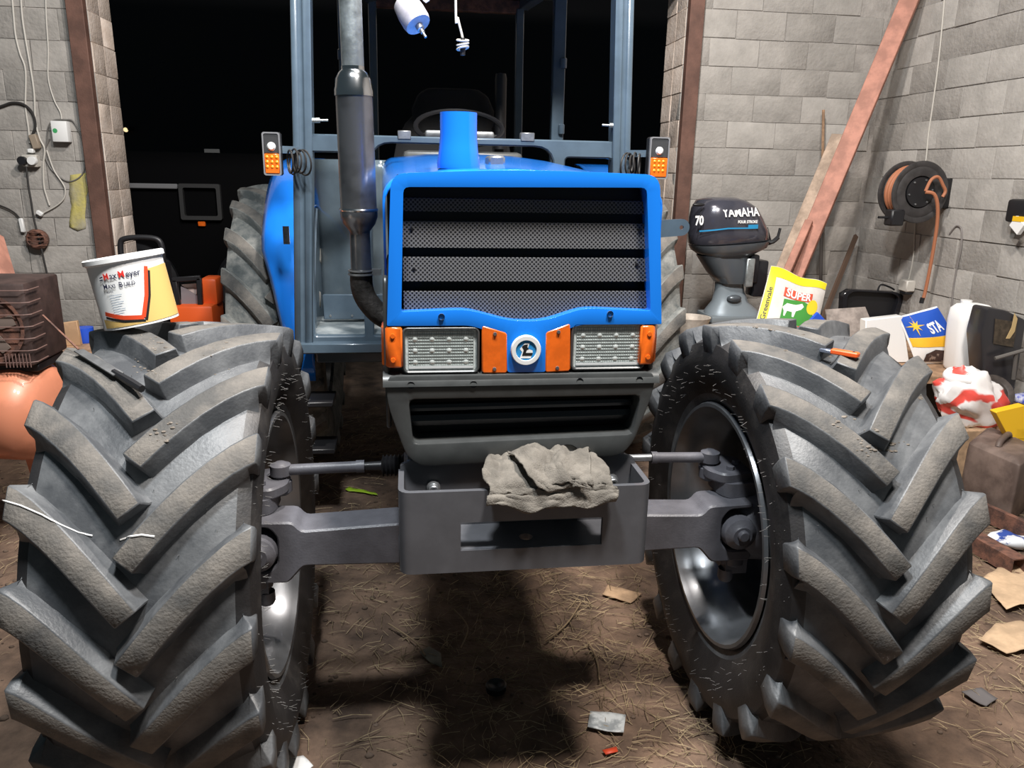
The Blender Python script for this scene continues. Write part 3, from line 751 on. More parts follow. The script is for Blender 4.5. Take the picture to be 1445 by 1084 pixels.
# ---- marker lamps on the cab pillars with coiled flex
for (xa_, ya_), (xb_, yb_), s in (((367, 186), (400, 248), -1), ((916, 193), (943, 253), 1)):
    p, q = P(xa_, ya_, Y=3.5), P(xb_, yb_, Y=3.5); zc = (p.z+q.z)/2; cx0 = (p.x+q.x)/2; wd = q.x-p.x-.012; hg = p.z-q.z
    b = MB(); b.box((cx0, 3.53, zc), (wd, .055, hg)).bevel(.006, 1); ml = b.out('marker_lamp', black, T)
    b = MB(); b.plate([FX(rrect(cx0-wd/2, zc-hg/2, cx0+wd/2, zc+hg/2, .01), 3.493), FX(rrect(cx0-wd/2+.006, zc-hg/2+.006, cx0+wd/2-.006, zc+hg/2-.006, .008), 3.493)], (0, .02, 0)); b.out('lamp_rim', M('smoky_clear_rim', (.2, .2, .21), .2, coat=.4), ml)
    b = MB(); b.box((cx0, 3.5, zc-hg*.225), (wd-.012, .016, hg*.46)).bevel(.003, 1); b.out('amber_lens', orange_lens, ml)
    b = MB(); b.box((cx0, 3.502, zc+hg*.24), (wd-.012, .012, hg*.46)).bevel(.003, 1); b.out('clear_lens', M('grey_reflector', (.12, .12, .125), .15, .6), ml)
    b = MB(); b.lathe([(0, -.008), (.012, -.007), (.019, .002), (.021, .004)], (cx0, 3.495, zc+hg*.17), (0, 1, 0), 16); b.out('bulb_reflector', lens_bright, ml)
    for i in range(3):
        for j in range(3):
            b = MB(); b.lathe([(0, -.003), (.006, -.001), (.008, .002)], (cx0-.02+.02*i, 3.491, zc-hg*.3+.02*j), (0, 1, 0), 8); b.out('lens_dot', M('amber_dot', (.95, .3, .02), .3) if i+j == 0 and s < 0 else bpy.data.materials.get('amber_dot'), ml)
    px0 = cx0-s*(wd/2+.03)
    b = MB(); b.beam((cx0-s*wd*.3, 3.56, zc+.02), (XT-.01+s*.745, 3.63, zc+.02), .03, .03); b.out('lamp_bracket', cab_paint, ml)
    for i in range(5):
        b = MB(); rr = .048+.006*math.sin(i*2.1); cc = V((px0-s*.014*i, 3.55+.006*i, zc-.03+.004*math.sin(i*3)))
        tl = V((.9*s, -.35-.1*i, .12*math.sin(i))).normalized(); ox = tl.orthogonal().normalized(); oy = tl.cross(ox)
        b.tube([cc+(ox*math.cos(2*math.pi*t/20)+oy*math.sin(2*math.pi*t/20))*rr for t in range(20)], .0042, 6, closed=True); b.out('flex_coil', cable_b, ml)
# ---- strap bracket sticking out on the right of the hood
b = MB(); p0, p1 = P(930, 327, Y=2.75), P(962, 321, Y=2.75); cc = p1
q = [(p0.x-.15, p0.z+.033), (cc.x, cc.z+.03)]+[(cc.x+.03*math.sin(math.radians(a)), cc.z+.03*math.cos(math.radians(a))) for a in range(15, 180, 15)]+[(cc.x, cc.z-.03), (p0.x-.15, p0.z-.035)]
b.plate([[V((x, 2.75, z)) for x, z in q], [V((x, 2.75, z)) for x, z in circle2d(cc.x, cc.z, .008, 12)]], (0, .008, 0)); b.out('mirror_bracket', cab_paint, T)
# steps and tank hanging below the cab on the left
for z in (.38, .62): 
    b = MB(); b.box((-.5, 3.72, z), (.26, .2, .025)).bevel(.004, 1); b.out('step', black, T)

# ================================================================ things lying on the tractor
# rag over the bumper lip
rg = MB()
def rag(u, v, lay=0):
    x = .185+.3*u
    prof = [(1.862, .992), (1.84, 1.022), (1.79, 1.03), (1.74, 1.018), (1.706, 1.0), (1.694, .968), (1.69, .93)]
    t = v*(len(prof)-1); i = min(int(t), len(prof)-2); f = t-i
    y = prof[i][0]*(1-f)+prof[i+1][0]*f; z = prof[i][1]*(1-f)+prof[i+1][1]*f
    hang = max(0, v-.72)/.28
    ln = (.25+.6*math.exp(-((u-.78)/.12)**2)+.75*math.exp(-((u-.33)/.12)**2)+.35*math.exp(-((u-.55)/.1)**2))
    z -= hang*.035*ln-hang*.03
    n = noise.noise(V((u*4.5+v*2, v*3.2-u*1.5, 4+lay)))
    n2 = abs(noise.noise(V((u*7-v*5, v*6+u*3, 9+lay))))
    z += (.014*n+.016*(n2-.3)+.009*abs(noise.noise(V((u*13+v*9, v*11-u*6, 2+lay))))-.012)*(1-hang*.7); y -= .014*n2*hang+.012*abs(n)*hang
    x += .03*noise.noise(V((u*3, v*3, 7)))+(.03*(v-.5))*(u-.5)
    return V((x, min(y, 1.86) if hang == 0 else min(y, 1.697), max(z, .979) if y > 1.712 and y < 1.74 else z))
rg.grid(rag, 64, 44)
def rag2(u, v):
    a = rag(.22+.42*u+.12*v, .2+.56*v+.08*u, 2); d = .013+.008*math.sin(u*5+v*3)
    return a+V((0, -d*.6, d+.004))
rg.grid(rag2, 34, 30)
def rag3(u, v):
    a = rag(.52+.4*u-.1*v, .1+.62*v, 5); d = .014+.006*math.sin(u*7-v*2)
    return a+V((0, -d*.7, d))
rg.grid(rag3, 30, 30)
ro = rg.out('rag', rag_m, smooth=70); solid(ro, .004, 1); tag(ro, 'crumpled taupe rag draped over the grey front bumper box', 'rag')
# putty knife on the left front tyre
b = MB(); bpy.context.view_layer.update()
a0, a1, a2 = [hit(x, y)[0]+V((0, 0, .012)) for x, y in ((112, 502), (168, 536), (196, 556))]
a1.z = max(a1.z, a0.z-.035); a2 = a1+(a1-a0)*.55
d = (a1-a0).normalized(); n = V((0, 0, 1)).cross(d)
pk = thing('putty_knife', 'old putty knife with a grey blade lying on the paint can tyre', 'putty knife', (a0.x, a0.y, a0.z-.012))
b.prism([a0-n*.012, a1-n*.014, a1+n*.014, a0+n*.012], (0, 0, .003)); b.out('blade', steel, pk)
b = MB(); b.tube([a1-d*.02, a1+(a2-a1)*.5, a2], [.008, .01, .009], 8); b.out('handle', black, pk)
b = MB(); c0 = a0-d*.16+V((0, 0, .04)); b.tube([c0, a0+V((0, 0, .004))], .0025, 6); b.out('wire_tang', rust, pk)
# utility knife on the right front tyre
a0, a1 = [hit(x, y)[0]+V((0, 0, .004)) for x, y in ((1157, 498), (1211, 510))]; a0.z = a1.z = max(a0.z, a1.z); d = (a1-a0).normalized(); n = V((0, 0, 1)).cross(d)
uk = thing('utility_knife', 'utility knife with an orange tail lying on a dusty tyre', 'knife', (a0.x, a0.y, a0.z))
b = MB(); b.prism([V(p) for p in rpoly([a1-d*.075-n*.012, a1-n*.012, a1+n*.012, a1-d*.075+n*.012], .006)], (0, 0, .014)); b.bevel(.003, 1); b.out('handle', orange_p, uk)
b = MB(); b.prism([a0-n*.009, a1-d*.07-n*.011, a1-d*.07+n*.011, a0+n*.009], (0, 0, .01)); b.bevel(.002, 1); b.out('slider_body', M('grey_blue_metal', (.2, .23, .3), .35, .5), uk)
b = MB(); b.lathe([(.004, .015), (0, .0152)], a1-d*.015, (0, 0, 1), 8); b.out('hang_hole', black, uk)
# paint can standing tilted on the left front tyre
can_b = V((-.715, 2.16, 1.305)); tilt = Matrix.Rotation(math.radians(-10), 3, 'Y') @ Matrix.Rotation(math.radians(-2), 3, 'X')
cr, chh = .094, .165
can = thing('paint_can', 'white and yellow paint can with a printed label tilted on a tyre', 'paint can', can_b)
ax = tilt @ V((0, 0, 1))
b = MB(); b.lathe([(0, .002), (cr-.002, .002), (cr, .0), (cr, .004), (cr-.001, .008), (cr-.001, chh), (cr+.001, chh+.002), (cr+.001, chh+.006)], can_b, ax, 48); b.out('can_body', white_p, can)
b = MB(); b.lathe([(cr+.002, chh+.003), (cr+.006, chh+.005), (cr+.006, chh+.016), (cr+.002, chh+.019), (cr-.008, chh+.019), (cr-.01, chh+.01), (0, chh+.008)], can_b, ax, 48); b.out('lid', white_b, can)
A0 = math.radians(-74)
def csurf(off):
    def f(u, v):
        a = A0+u/cr; return can_b+tilt @ V(((cr+off)*math.cos(a), (cr+off)*math.sin(a), v))
    return f
b = MB()
def vee(u): return (.155-(.062-u)*1.0) if False else 0
# printed shapes: u along the label (m), v up the can
Vx, Vy = .014, .02
decal(b, shape2d([[(Vx, Vy-.012), (.04, .08), (.056, .14), (.11, .145), (.14, .145), (.14, .008), (Vx+.02, .006)]], .012), csurf(.0008), 0)
decal(b, shape2d([[(-.1, .03), (Vx, Vy-.012), (Vx+.02, .006), (-.1, .006)]], .012), csurf(.0008), 0)
b.out('yellow_print', M('can_yellow', (.72, .48, .16), .45), can)
b = MB()
decal(b, shape2d(strip([(Vx-.001, Vy+.001), (.034, .075), (.052, .147)], .01)+strip([(Vx, Vy+.001), (-.035, .029), (-.085, .045)], .011), .012), csurf(.0012)); b.out('red_chevron', M('can_red', (.72, .07, .02), .45), can)
b = MB(); decal(b, shape2d(strip([(Vx+.004, Vy-.008), (.041, .072), (.057, .135)], .006)+strip([(Vx+.002, Vy-.008), (-.035, .019), (-.085, .035)], .006), .012), csurf(.0014)); b.out('black_chevron', black_print, can)
for txt, sz, x, y, mt, bo in (('M', .023, -.049, .137, red_print, .0002), ('ax', .023, -.031, .1365, navy_print, .0002), ('M', .023, -.0105, .137, red_print, .0004), ('eyer', .023, .0165, .1355, navy_print, .0002), ('M', .019, -.058, .112, navy_print, .0002), ('AXI', .014, -.041, .111, navy_print, .0002), ('B', .019, -.018, .112, navy_print, .0002), ('UILD', .014, .003, .111, navy_print, .0002), ('PRIMER', .007, -.05, .097, navy_print, 0)):
    b = MB(); decal(b, text2d(txt, sz, x, y, 0, .86, bo), csurf(.0016)); b.out('lettering', mt, can)
b = MB()
for i in range(9): decal(b, shape2d(strip([(-.055, .088-.006*i), (-.022-.005*(i % 3), .088-.006*i)], .0016), .02), csurf(.0012))
b.out('small_print', M('faint_print', (.35, .42, .5), .5), can)
b = MB(); decal(b, shape2d(strip([(-.068, .136), (-.058, .138)], .003)+strip([(-.07, .13), (-.06, .131)], .003)), csurf(.0014)); b.out('print_mark', navy_print, can)

# ---- dried mud clods and a paint streak on the tyres
FT = [o for o in T.children if o.name.startswith('front_tyre')]
FTR = [o for o in FT if WL[o.name].x > XT][0]; FTL = [o for o in FT if WL[o.name].x < XT][0]
clod_m = M('dried_mud', (.1, .085, .07), .95, 0, col2=(.22, .19, .16), scale=60, bump=.5, bscale=120)
b = MB()
for cx0, cy0, sp, n_ in ((1240, 628, 13, 90), (1150, 500, 14, 30), (1110, 480, 16, 16), (1300, 560, 6, 14), (1225, 612, 8, 20), (1185, 590, 14, 12), (1080, 462, 14, 12)):
    for _ in range(n_):
        p, nr = hit(cx0+random.gauss(0, sp), cy0+random.gauss(0, sp*.5))
        if (p-CR).length < .75 and nr.z > .45:
            r_ = random.uniform(.0015, .006); b.ball(p-nr*r_*.25, (r_*1.4, r_*1.1, r_*.6), 6, 4)
mo = b.out('mud_clods', clod_m, FTR, smooth=60); mo['kind'] = 'stuff'
b = MB()
for cx0, cy0, sp, n_ in ((230, 480, 20, 26), (290, 490, 12, 12), (240, 610, 16, 24), (205, 520, 12, 12), (300, 520, 10, 12)):
    for _ in range(n_):
        p, nr = hit(cx0+random.gauss(0, sp), cy0+random.gauss(0, sp*.5))
        if (p-CL).length < .75 and nr.z > .45:
            r_ = random.uniform(.0015, .005); b.ball(p, (r_*1.3, r_, r_*.6), 6, 4)
mo = b.out('mud_clods', clod_m, FTL, smooth=60); mo['kind'] = 'stuff'
for pts in (((3, 706), (30, 714), (60, 727), (85, 741), (110, 752), (135, 757)), ((170, 762), (185, 757), (200, 755), (222, 758))):
    b = MB(); q = []
    for (xa_, ya_), (xb_, yb_) in zip(pts, pts[1:]):
        for k in range(6): q.append(hit(xa_+(xb_-xa_)*k/6, ya_+(yb_-ya_)*k/6))
    b.tube([p+nr*.001 for p, nr in q], .0022, 5); b.out('paint_streak', white_p, FTL)
# ================================================================ hanging above the tractor
b = MB(); p = P(574, 8, Y=3.0); d = (P(592, 38, Y=2.96)-p).normalized()
hd = thing('hand_lamp', 'grubby white work lamp hanging by its flex above the hood', 'lamp', p)
b.lathe([(0, -.04), (.02, -.035), (.045, -.01), (.05, .03), (.05, .07), (.046, .085), (.02, .088), (0, .088)], p, d, 20); b.out('lamp_body', M('grubby_white', (.42, .4, .44), .5, var=.2, scale=14), hd)
b = MB(); b.lathe([(.014, .085), (.014, .105), (.008, .108), (.008, .12), (.005, .122), (.005, .14), (0, .14)], p, d, 12); b.out('nozzle', steel, hd)
b = MB(); b.tube(catmull([p-d*.03, p+V((-.02, 0, .1)), p+V((-.03, 0, .9))], 6), .006, 6)
b.tube(catmull([p+V((.05, 0, .03)), p+V((.09, 0, .1)), p+V((.12, 0, .9))], 6), .004, 6); b.out('flex', white_p, hd)
p = P(653, 62, Y=3.0)
hc = thing('hanging_plug', 'grey flex with a knotted end hanging above the seat', 'cable', p)
b = MB(); b.tube(catmull([P(643, 0, Y=3.0)+V((0, 0, .8)), P(643, 0, Y=3.0), P(646, 25, Y=3.0), P(652, 50, Y=3.0), p+V((0, 0, .01))], 8), .0045, 8); b.out('flex', cable_w, hc)
for i in range(3):
    b = MB(); b.tube([p+V((.02*math.cos(t*.35), .02*math.sin(t*.35), .012-.013*i+.005*math.sin(t*.35+i))) for t in range(18)], .004, 6, closed=True); b.out('loop', cable_w, hc)
b = MB(); b.lathe([(0, -.04), (.009, -.038), (.011, 0), (.008, .02)], p, (0, 0, 1), 10); b.out('plug', black, hc)
# ================================================================ left wall fittings
def flat(px, py, off=.012): return P(px, py, Y=WY-off)
def wire(name, pts, r, mat, label, cat, off=.012, group=None):
    b = MB(); b.tube(catmull([flat(x, y, off) for x, y in pts], 6), r, 7); return tag(b.out(name, mat), label, cat, group)
wire('power_cable', [(15, -30), (19, 20), (22, 50), (28, 75), (36, 100), (36, 150), (40, 180), (42, 202)], .006, cable_w, 'white cable ending at the double socket on the block wall', 'cable')
wire('power_cable', [(28, -30), (31, 20), (36, 55), (42, 90), (48, 130), (50, 170), (56, 195), (63, 211), (61, 235), (62, 262), (66, 278), (70, 290)], .006, cable_w, 'white cable passing between the socket and the small white box', 'cable', .016)
wire('power_cable', [(64, -30), (65, 20), (68, 70), (68, 110), (76, 140), (85, 158), (87, 168)], .0045, cable_w, 'thin white cable running down to the white junction box', 'cable')
wire('power_cable', [(-20, 156), (2, 150), (18, 145), (34, 148), (46, 160), (50, 178), (46, 190)], .009, cable_b, 'short dark cable arching from the wall to a grey plug', 'cable', .02)
wire('power_cable', [(37, 235), (40, 262), (44, 285), (48, 310), (57, 345), (66, 385), (78, 430), (90, 470)], .007, cable_b, 'long dark cable hanging from the double socket past a rusty round box', 'cable', .07)
wire('power_cable', [(70, 196), (63, 215), (70, 235), (82, 248), (96, 256), (110, 252), (119, 240), (119, 220), (115, 195), (104, 172), (92, 169), (76, 170), (68, 180), (66, 205)], .005, M('grey_cable', (.16, .15, .14), .5), 'grey cable looped round the white junction box', 'cable', .014)
wire('power_cable', [(66, 212), (76, 240), (88, 258), (92, 268), (90, 280), (80, 290), (62, 300), (55, 303)], .005, cable_w, 'white flex ending in a small white plug under the box', 'cable', .022)
wire('power_cable', [(-15, 286), (5, 292), (20, 300), (29, 310)], .006, cable_b, 'dark flex drooping to a white plug', 'cable', .02)
jb = thing('junction_box', 'white junction box with a green mark on the block wall', 'electrical box', flat(88, 202))
p, q = flat(76, 171), flat(102, 201)
b = MB(); b.box(((p.x+q.x)/2, WY-.04, (p.z+q.z)/2), (q.x-p.x, .07, p.z-q.z)).bevel(.006, 2); b.out('box_body', white_p, jb)
b = MB(); c = flat(81, 185); b.lathe([(.016, -.001), (0, -.002)], (c.x+.01, WY-.075, c.z), (0, 1, 0), 12); b.out('green_mark', M('green_mark', (.05, .35, .12), .5), jb)
ds = thing('double_socket', 'grey double socket with plugs fixed to the block wall', 'socket', flat(46, 232))
p, q = flat(34, 218), flat(58, 236)
b = MB(); b.box(((p.x+q.x)/2, WY-.035, (p.z+q.z)/2), (q.x-p.x, .06, p.z-q.z)).bevel(.006, 1); b.out('socket_body', cable_w, ds)
for px_, mt in ((38, black), (52, white_p)):
    c = flat(px_, 227); b = MB(); b.lathe([(.028, -.035), (.03, -.03), (.03, 0), (0, 0)], (c.x, WY-.065, c.z), (0, 1, 0), 14); b.lathe([(0, -.036), (.028, -.035)], (c.x, WY-.065, c.z), (0, 1, 0), 14); b.out('plug', mt, ds)
b = MB(); b.box(flat(44, 213, .04), (.04, .04, .03)).bevel(.006, 1); b.out('cable_gland', white_p, ds)
b = MB(); b.beam(flat(46, 190, .03), flat(53, 210, .03), .05, .04, (0, 1, 0)); b.bevel(.006, 1); tag(b.out('inline_plug', M('taupe_plastic', (.3, .24, .18), .6)), 'taupe plug at the end of the dark arching cable', 'plug')
b = MB(); b.beam(flat(29, 308, .03), flat(33, 328, .03), .03, .025, (0, 1, 0)); b.bevel(.006, 1); tag(b.out('hanging_connector', white_p), 'long white plug hanging below a drooping dark flex', 'plug')
b = MB(); b.box(flat(56, 301, .03), (.045, .03, .03), Matrix.Rotation(.6, 3, 'Y')).bevel(.005, 1); tag(b.out('small_plug', white_p), 'small white plug tip above the rusty round box', 'plug')
rb = thing('rusty_cage_lamp', 'rusty round caged lamp hanging on the block wall', 'wall lamp', flat(57, 352))
c = flat(57, 337); c.y = WY-.06
b = MB(); b.lathe([(.05, .05), (.07, .03), (.075, -.01), (.06, -.03), (.05, -.02), (.0, .02)], c, (0, 1, 0), 18); b.out('shell', rust, rb)
for i in range(4):
    b = MB(); z = c.z+.05-.03*i; hw = math.sqrt(max(.0001, .075**2-(z-c.z)**2)); b.tube(catmull([V((c.x-hw, c.y-.01, z)), V((c.x, c.y-.05, z)), V((c.x+hw, c.y-.01, z))], 5), .005, 6); b.out('cage_bar', rust, rb)
# ================================================================ beyond the doorway: a dark lorry
Yt = 8.6
lo = thing('parked_lorry', 'dark lorry parked beyond the doorway with a pale side rail', 'lorry', (-2.4, Yt, 0))
dk = M('lorry_black', (.0025, .0025, .003), .9, spec=.08)
b = MB(); b.box((-2.2, Yt+1.1, 1.2), (3.6, 2.0, 1.3)).bevel(.05, 2); b.out('body', dk, lo)
p, q = P(176, 262, Y=Yt), P(249, 266, Y=Yt)
b = MB(); b.box(((p.x+q.x)/2-.3, Yt+.05, p.z), (q.x-p.x+.6, .05, .05)).bevel(.008, 1); b.out('side_rail', M('pale_rail', (.2, .2, .21), .5), lo)
p, q = P(250, 259, Y=Yt), P(313, 311, Y=Yt)
b = MB(); b.plate([[V((x, Yt+.02, z)) for x, z in rrect(p.x, q.z, q.x, p.z, .02)], [V((x, Yt+.02, z)) for x, z in rrect(p.x+.04, q.z+.04, q.x-.04, p.z-.04, .02)]], (0, .06, 0)); b.out('tail_frame', M('dark_frame', (.025, .025, .026), .6), lo)
p, q = P(277, 313, Y=Yt), P(288, 320, Y=Yt); b = MB(); b.box(((p.x+q.x)/2, Yt+.07, (p.z+q.z)/2), (q.x-p.x, .04, p.z-q.z)).bevel(.006, 1); b.out('side_marker', orange_lens, lo)
for x in (-2.9, -1.6):
    b = MB(); b.lathe([(.2, -.02), (.22, -.06), (.42, -.06), (.46, -.02), (.46, .2)], (x, Yt+.06, .46), (0, 1, 0), 28); b.lathe([(0, 0), (.2, -.02)], (x, Yt+.06, .46), (0, 1, 0), 28); b.out('wheel', black, lo)
p, q = P(288, 210, Y=Yt+.3), P(311, 226, Y=Yt+.3); b = MB(); b.box(((p.x+q.x)/2, Yt+.3, (p.z+q.z)/2), (q.x-p.x, .02, p.z-q.z)).bevel(.004, 1); b.box(((p.x+q.x)/2, Yt+.34, (q.z+1.8)/2), (.03, .03, max(.1, q.z-1.75))); b.out('number_plate', M('plate_grey', (.14, .14, .14), .6), lo)
b = MB(); yl = P(177, 183, Y=12.9)
ol = thing('yard_lamp', 'tiny warm lamp glowing in the dark beyond the doorway', 'lamp', yl)
b.lathe([(0, -.01), (.03, -.008), (.035, .02)], yl, (0, 1, 0), 10); b.out('bulb', M('lamp_glow', (1.0, .75, .4), .5, emit=1.2), ol)
b = MB(); b.box(yl+V((0, .1, .02)), (.1, .2, .06)); b.out('lamp_arm', black, ol)
# ================================================================ clutter by the left wall
cp = thing('air_compressor', 'air compressor with a peach coloured tank and a rusty caged motor', 'compressor', (-1.95, 3.75, 0))
tank_m = M('peach_paint', (.62, .23, .13), .4, 0, var=.12, scale=5, coat=.2)
b = MB(); t0 = V((-1.66, 3.62, .62)); t1 = V((-2.7, 3.85, .62)); td = (t1-t0).normalized(); tl = (t1-t0).length
b.lathe([(0, -.07), (.1, -.06), (.18, -.03), (.225, .03), (.232, .08), (.232, tl-.05), (.2, tl+.02), (0, tl+.06)], t0, td, 32); b.out('tank', tank_m, cp)
for t in (.2, .85):
    for sgn in (-1, 1):
        q = t0+td*t*tl; n = V((td.y, -td.x, 0)); b = MB(); b.beam(q+n*.12*sgn+V((0, 0, -.19)), q+n*.2*sgn-V((0, 0, .615)), .05, .03); b.out('foot', tank_m, cp)
hx = V((-1.62, 3.5, .86)); hw, hd_, hh_ = .5, .34, .36
b = MB(); b.box((hx.x-hw/2, hx.y+hd_/2, hx.z+hh_/2), (hw, hd_, hh_)).bevel(.012, 2)
hs_ = b.out('motor_housing', M('brown_enamel', (.05, .03, .026), .6, var=.3, scale=12), cp); wire_m = M('brown_wire', (.17, .1, .085), .6)
fc = V((hx.x-.17, hx.y-.004, hx.z+.17))
b = MB(); b.lathe([(.15, -.004), (.155, -.012), (.14, -.012), (.135, .0), (0, .0)], fc, (0, 1, 0), 32); b.out('fan_ring', rust, hs_)
for a in range(5):
    t = a*2*math.pi/5+.3; b = MB(); cc = fc+V((math.cos(t)*.07, -.006, math.sin(t)*.07)); b.box(cc, (.1, .004, .045), Matrix.Rotation(-t, 3, 'Y')); b.out('fan_blade', M('dusty_blade', (.16, .12, .1), .8) if a == 0 else bpy.data.materials['dusty_blade'], hs_)
for i in range(7):
    z = hx.z+.02+.052*i; b = MB(); b.tube([V((hx.x-hw, hx.y-.022, z)), V((hx.x-.01, hx.y-.022, z)), V((hx.x+.014, hx.y, z)), V((hx.x+.014, hx.y+.1, z))], .0026, 6); b.out('guard_wire', wire_m, hs_)
for i in range(8):
    x = hx.x-.006-.014*i; b = MB(); b.tube([V((x, hx.y-.026, hx.z)), V((x, hx.y-.026, hx.z+.06))], .0022, 6); b.out('guard_wire', wire_m, hs_)
b = MB(); b.box((hx.x-.22, hx.y+.18, hx.z-.02), (.42, .26, .04)).bevel(.005, 1); b.out('motor_base', black, cp)
# leaning peach board, crate of bits and bottles
b = MB(); b.beam(P(-12, 330, Y=4.6), P(30, 470, Y=4.2), .05, .12, (0, 1, 0)); b.bevel(.004, 1)
tag(b.out('peach_board', salmon), 'salmon board leaning behind the compressor motor', 'board')
def clutter_box(name, px0, py0, px1, py1, Y, dep, mat, label, cat, bev=.01, parts=None):
    p, q = P(px0, py0, Y=Y), P(px1, py1, Y=Y)
    b = MB(); b.box(((p.x+q.x)/2, Y+dep/2, (p.z+q.z)/2), (q.x-p.x, dep, p.z-q.z)).bevel(bev, 2)
    return tag(b.out(name, mat), label, cat)
# low table that carries the things behind the left tyre
tb = thing('side_table', 'low rough table hidden behind the left front tyre', 'table', (-1.1, 5.1, 0))
b = MB(); b.box((-1.75, 5.1, .6), (1.5, .7, .04)).bevel(.004, 1); b.out('table_top', wood, tb)
for x in (-2.4, -1.1):
    for y in (4.8, 5.4):
        b = MB(); b.box((x, y, .29), (.06, .06, .58)); b.out('leg', wood, tb)
bt = thing('blue_bottle', 'blue plastic bottle with a black cap beside the wooden offcut', 'bottle', P(72, 500, Y=4.9))
c = P(72, 490, Y=4.9); b = MB(); b.lathe([(0, .62), (.07, .62), (.075, .64), (.07, .80), (.05, .84), (.03, .86)], (c.x, c.y, 0), (0, 0, 1), 18); b.out('body', blue_p, bt)
b = MB(); b.lathe([(.035, .86), (.035, .9), (0, .9)], (c.x, c.y, 0), (0, 0, 1), 14); b.out('cap', black, bt)
b = MB(); q = [P(x, y, Y=5.0) for x, y in ((74, 458), (108, 453), (116, 500), (92, 510))]; z_ = .62
for v in q: v.z = max(v.z, z_)
b.prism(q, (0, .03, 0)); b.bevel(.003, 1); tag(b.out('wood_offcut', M('plywood', (.5, .31, .17), .75, var=.15, scale=8)), 'pale plywood offcut standing beside a blue bottle', 'board')
b = MB(); c = P(118, 462, Y=5.1); b.lathe([(0, .62), (.05, .62), (.055, .63), (.055, c.z), (.0, c.z+.005)], (c.x, c.y, 0), (0, 0, 1), 16); tag(b.out('blue_tub', blue_p), 'small blue tub behind the plywood offcut', 'tub')
# orange chainsaw case, black frame and boxes behind the paint can
oc = thing('orange_machine', 'orange garden machine with a black frame behind the paint can', 'machine', P(275, 470, Y=5.1))
p, q = P(240, 430, Y=5.0), P(305, 462, Y=5.0)
b = MB(); b.box(((p.x+q.x)/2, 5.1, (p.z+.62)/2), (q.x-p.x, .3, p.z-.62)).bevel(.02, 2); b.out('deck', orange_p, oc)
p, q = P(283, 392, Y=5.1), P(310, 430, Y=5.1); b = MB(); b.box(((p.x+q.x)/2, 5.15, (p.z+q.z)/2), (q.x-p.x, .18, p.z-q.z)).bevel(.02, 2); b.out('engine_cover', orange_p, oc)
b = MB()
for a_, c_ in (((243, 395), (283, 392)), ((246, 395), (252, 432)), ((281, 392), (283, 430))): b.beam(P(*a_, Y=5.0), P(*c_, Y=5.0), .03, .03, (0, 1, 0))
b.bevel(.004, 1); b.out('black_frame', black, oc)
b = MB(); b.prism([P(x, y, Y=5.03) for x, y in ((255, 404), (278, 418), (284, 430), (256, 432))], (0, .02, 0)); b.out('grey_panel', M('dusty_grey', (.22, .19, .2), .7), oc)
b = MB(); b.prism([P(x, y, Y=5.06) for x, y in ((256, 402), (278, 400), (277, 418))], (0, .01, 0)); b.out('pale_label', M('pale_pink', (.55, .42, .38), .7), oc)
bh = thing('black_carrier', 'black carrier with a looped tube handle behind the paint can', 'carrier', P(198, 480, Y=5.0))
b = MB(); b.tube(catmull([P(x, y, Y=5.0) for x, y in ((172, 372), (170, 345), (176, 337), (200, 335), (222, 338), (229, 350), (230, 372))], 5), .017, 10); b.out('handle', black, bh)
p, q = P(165, 370, Y=5.0), P(238, 440, Y=5.0); b = MB(); b.box(((p.x+q.x)/2, 5.06, (p.z+.62)/2), (q.x-p.x, .2, p.z-.62)).bevel(.02, 2); b.out('carrier_box', black, bh)
# ================================================================ right-hand back corner
# workbench mostly hidden by the tyre
wb = thing('workbench', 'cluttered workbench in the corner behind the right front tyre', 'workbench', (2.9, 5.0, 0))
b = MB(); b.box((2.92, 5.05, .525), (1.6, 1.7, .05)).bevel(.005, 1); b.out('bench_top', wood, wb)
for x in (2.2, 3.65):
    for y in (4.3, 5.8):
        b = MB(); b.box((x, y, .25), (.09, .09, .5)); b.out('leg', wood, wb)
# salmon beam leaning across the corner, with a pale plank behind it
b = MB(); B0, B1 = P(1118, 395, Y=5.35), P(1284, -2, X=3.60); bd_ = (B1-B0)
s0 = -((B0.z-.62)/bd_.z); b.beam(B0+bd_*s0, B1+bd_*.12, .055, .13, (-.8, .6, 0)); b.bevel(.004, 1); tag(b.out('leaning_beam', salmon), 'salmon painted beam leaning across the corner of the block walls', 'beam')
b = MB(); B0, B1 = P(1095, 400, Y=5.6), P(1183, 190, Y=5.85); bd_ = B1-B0; b.beam(B0-bd_*((B0.z-.58)/bd_.z), B1, .03, .1, (-.6, .8, 0)); b.bevel(.004, 1); tag(b.out('pale_plank', pale_wood), 'pale plank leaning beneath the salmon beam', 'plank')
b = MB(); B0, B1 = P(1110, 385, Y=5.22), P(1142, 312, Y=5.38); bd_ = B1-B0; b.beam(B0-bd_*((B0.z-.58)/bd_.z), B1, .04, .055, (-.8, .6, 0)); b.bevel(.004, 1); tag(b.out('short_batten', salmon), 'short salmon batten lying against the foot of the leaning beam', 'batten')
rd = thing('wooden_rod', 'thin upright wooden rod with a dark lower end in front of the block wall', 'rod', P(1160, 400, Y=5.95))
p0, p1, p2 = P(1162, 155, Y=6.02), P(1160, 275, Y=5.98), P(1158, 400, Y=5.94)
b = MB(); b.tube([p0, p1], .011, 8); b.out('rod', wood, rd)
b = MB(); e_ = p2+(p2-p1).normalized()*((p2.z-.55)/max(.1, (p1-p2).normalized().z)); b.tube([p1, e_], .014, 8); b.out('sleeve', M('dark_sleeve', (.07, .06, .055), .7), rd)
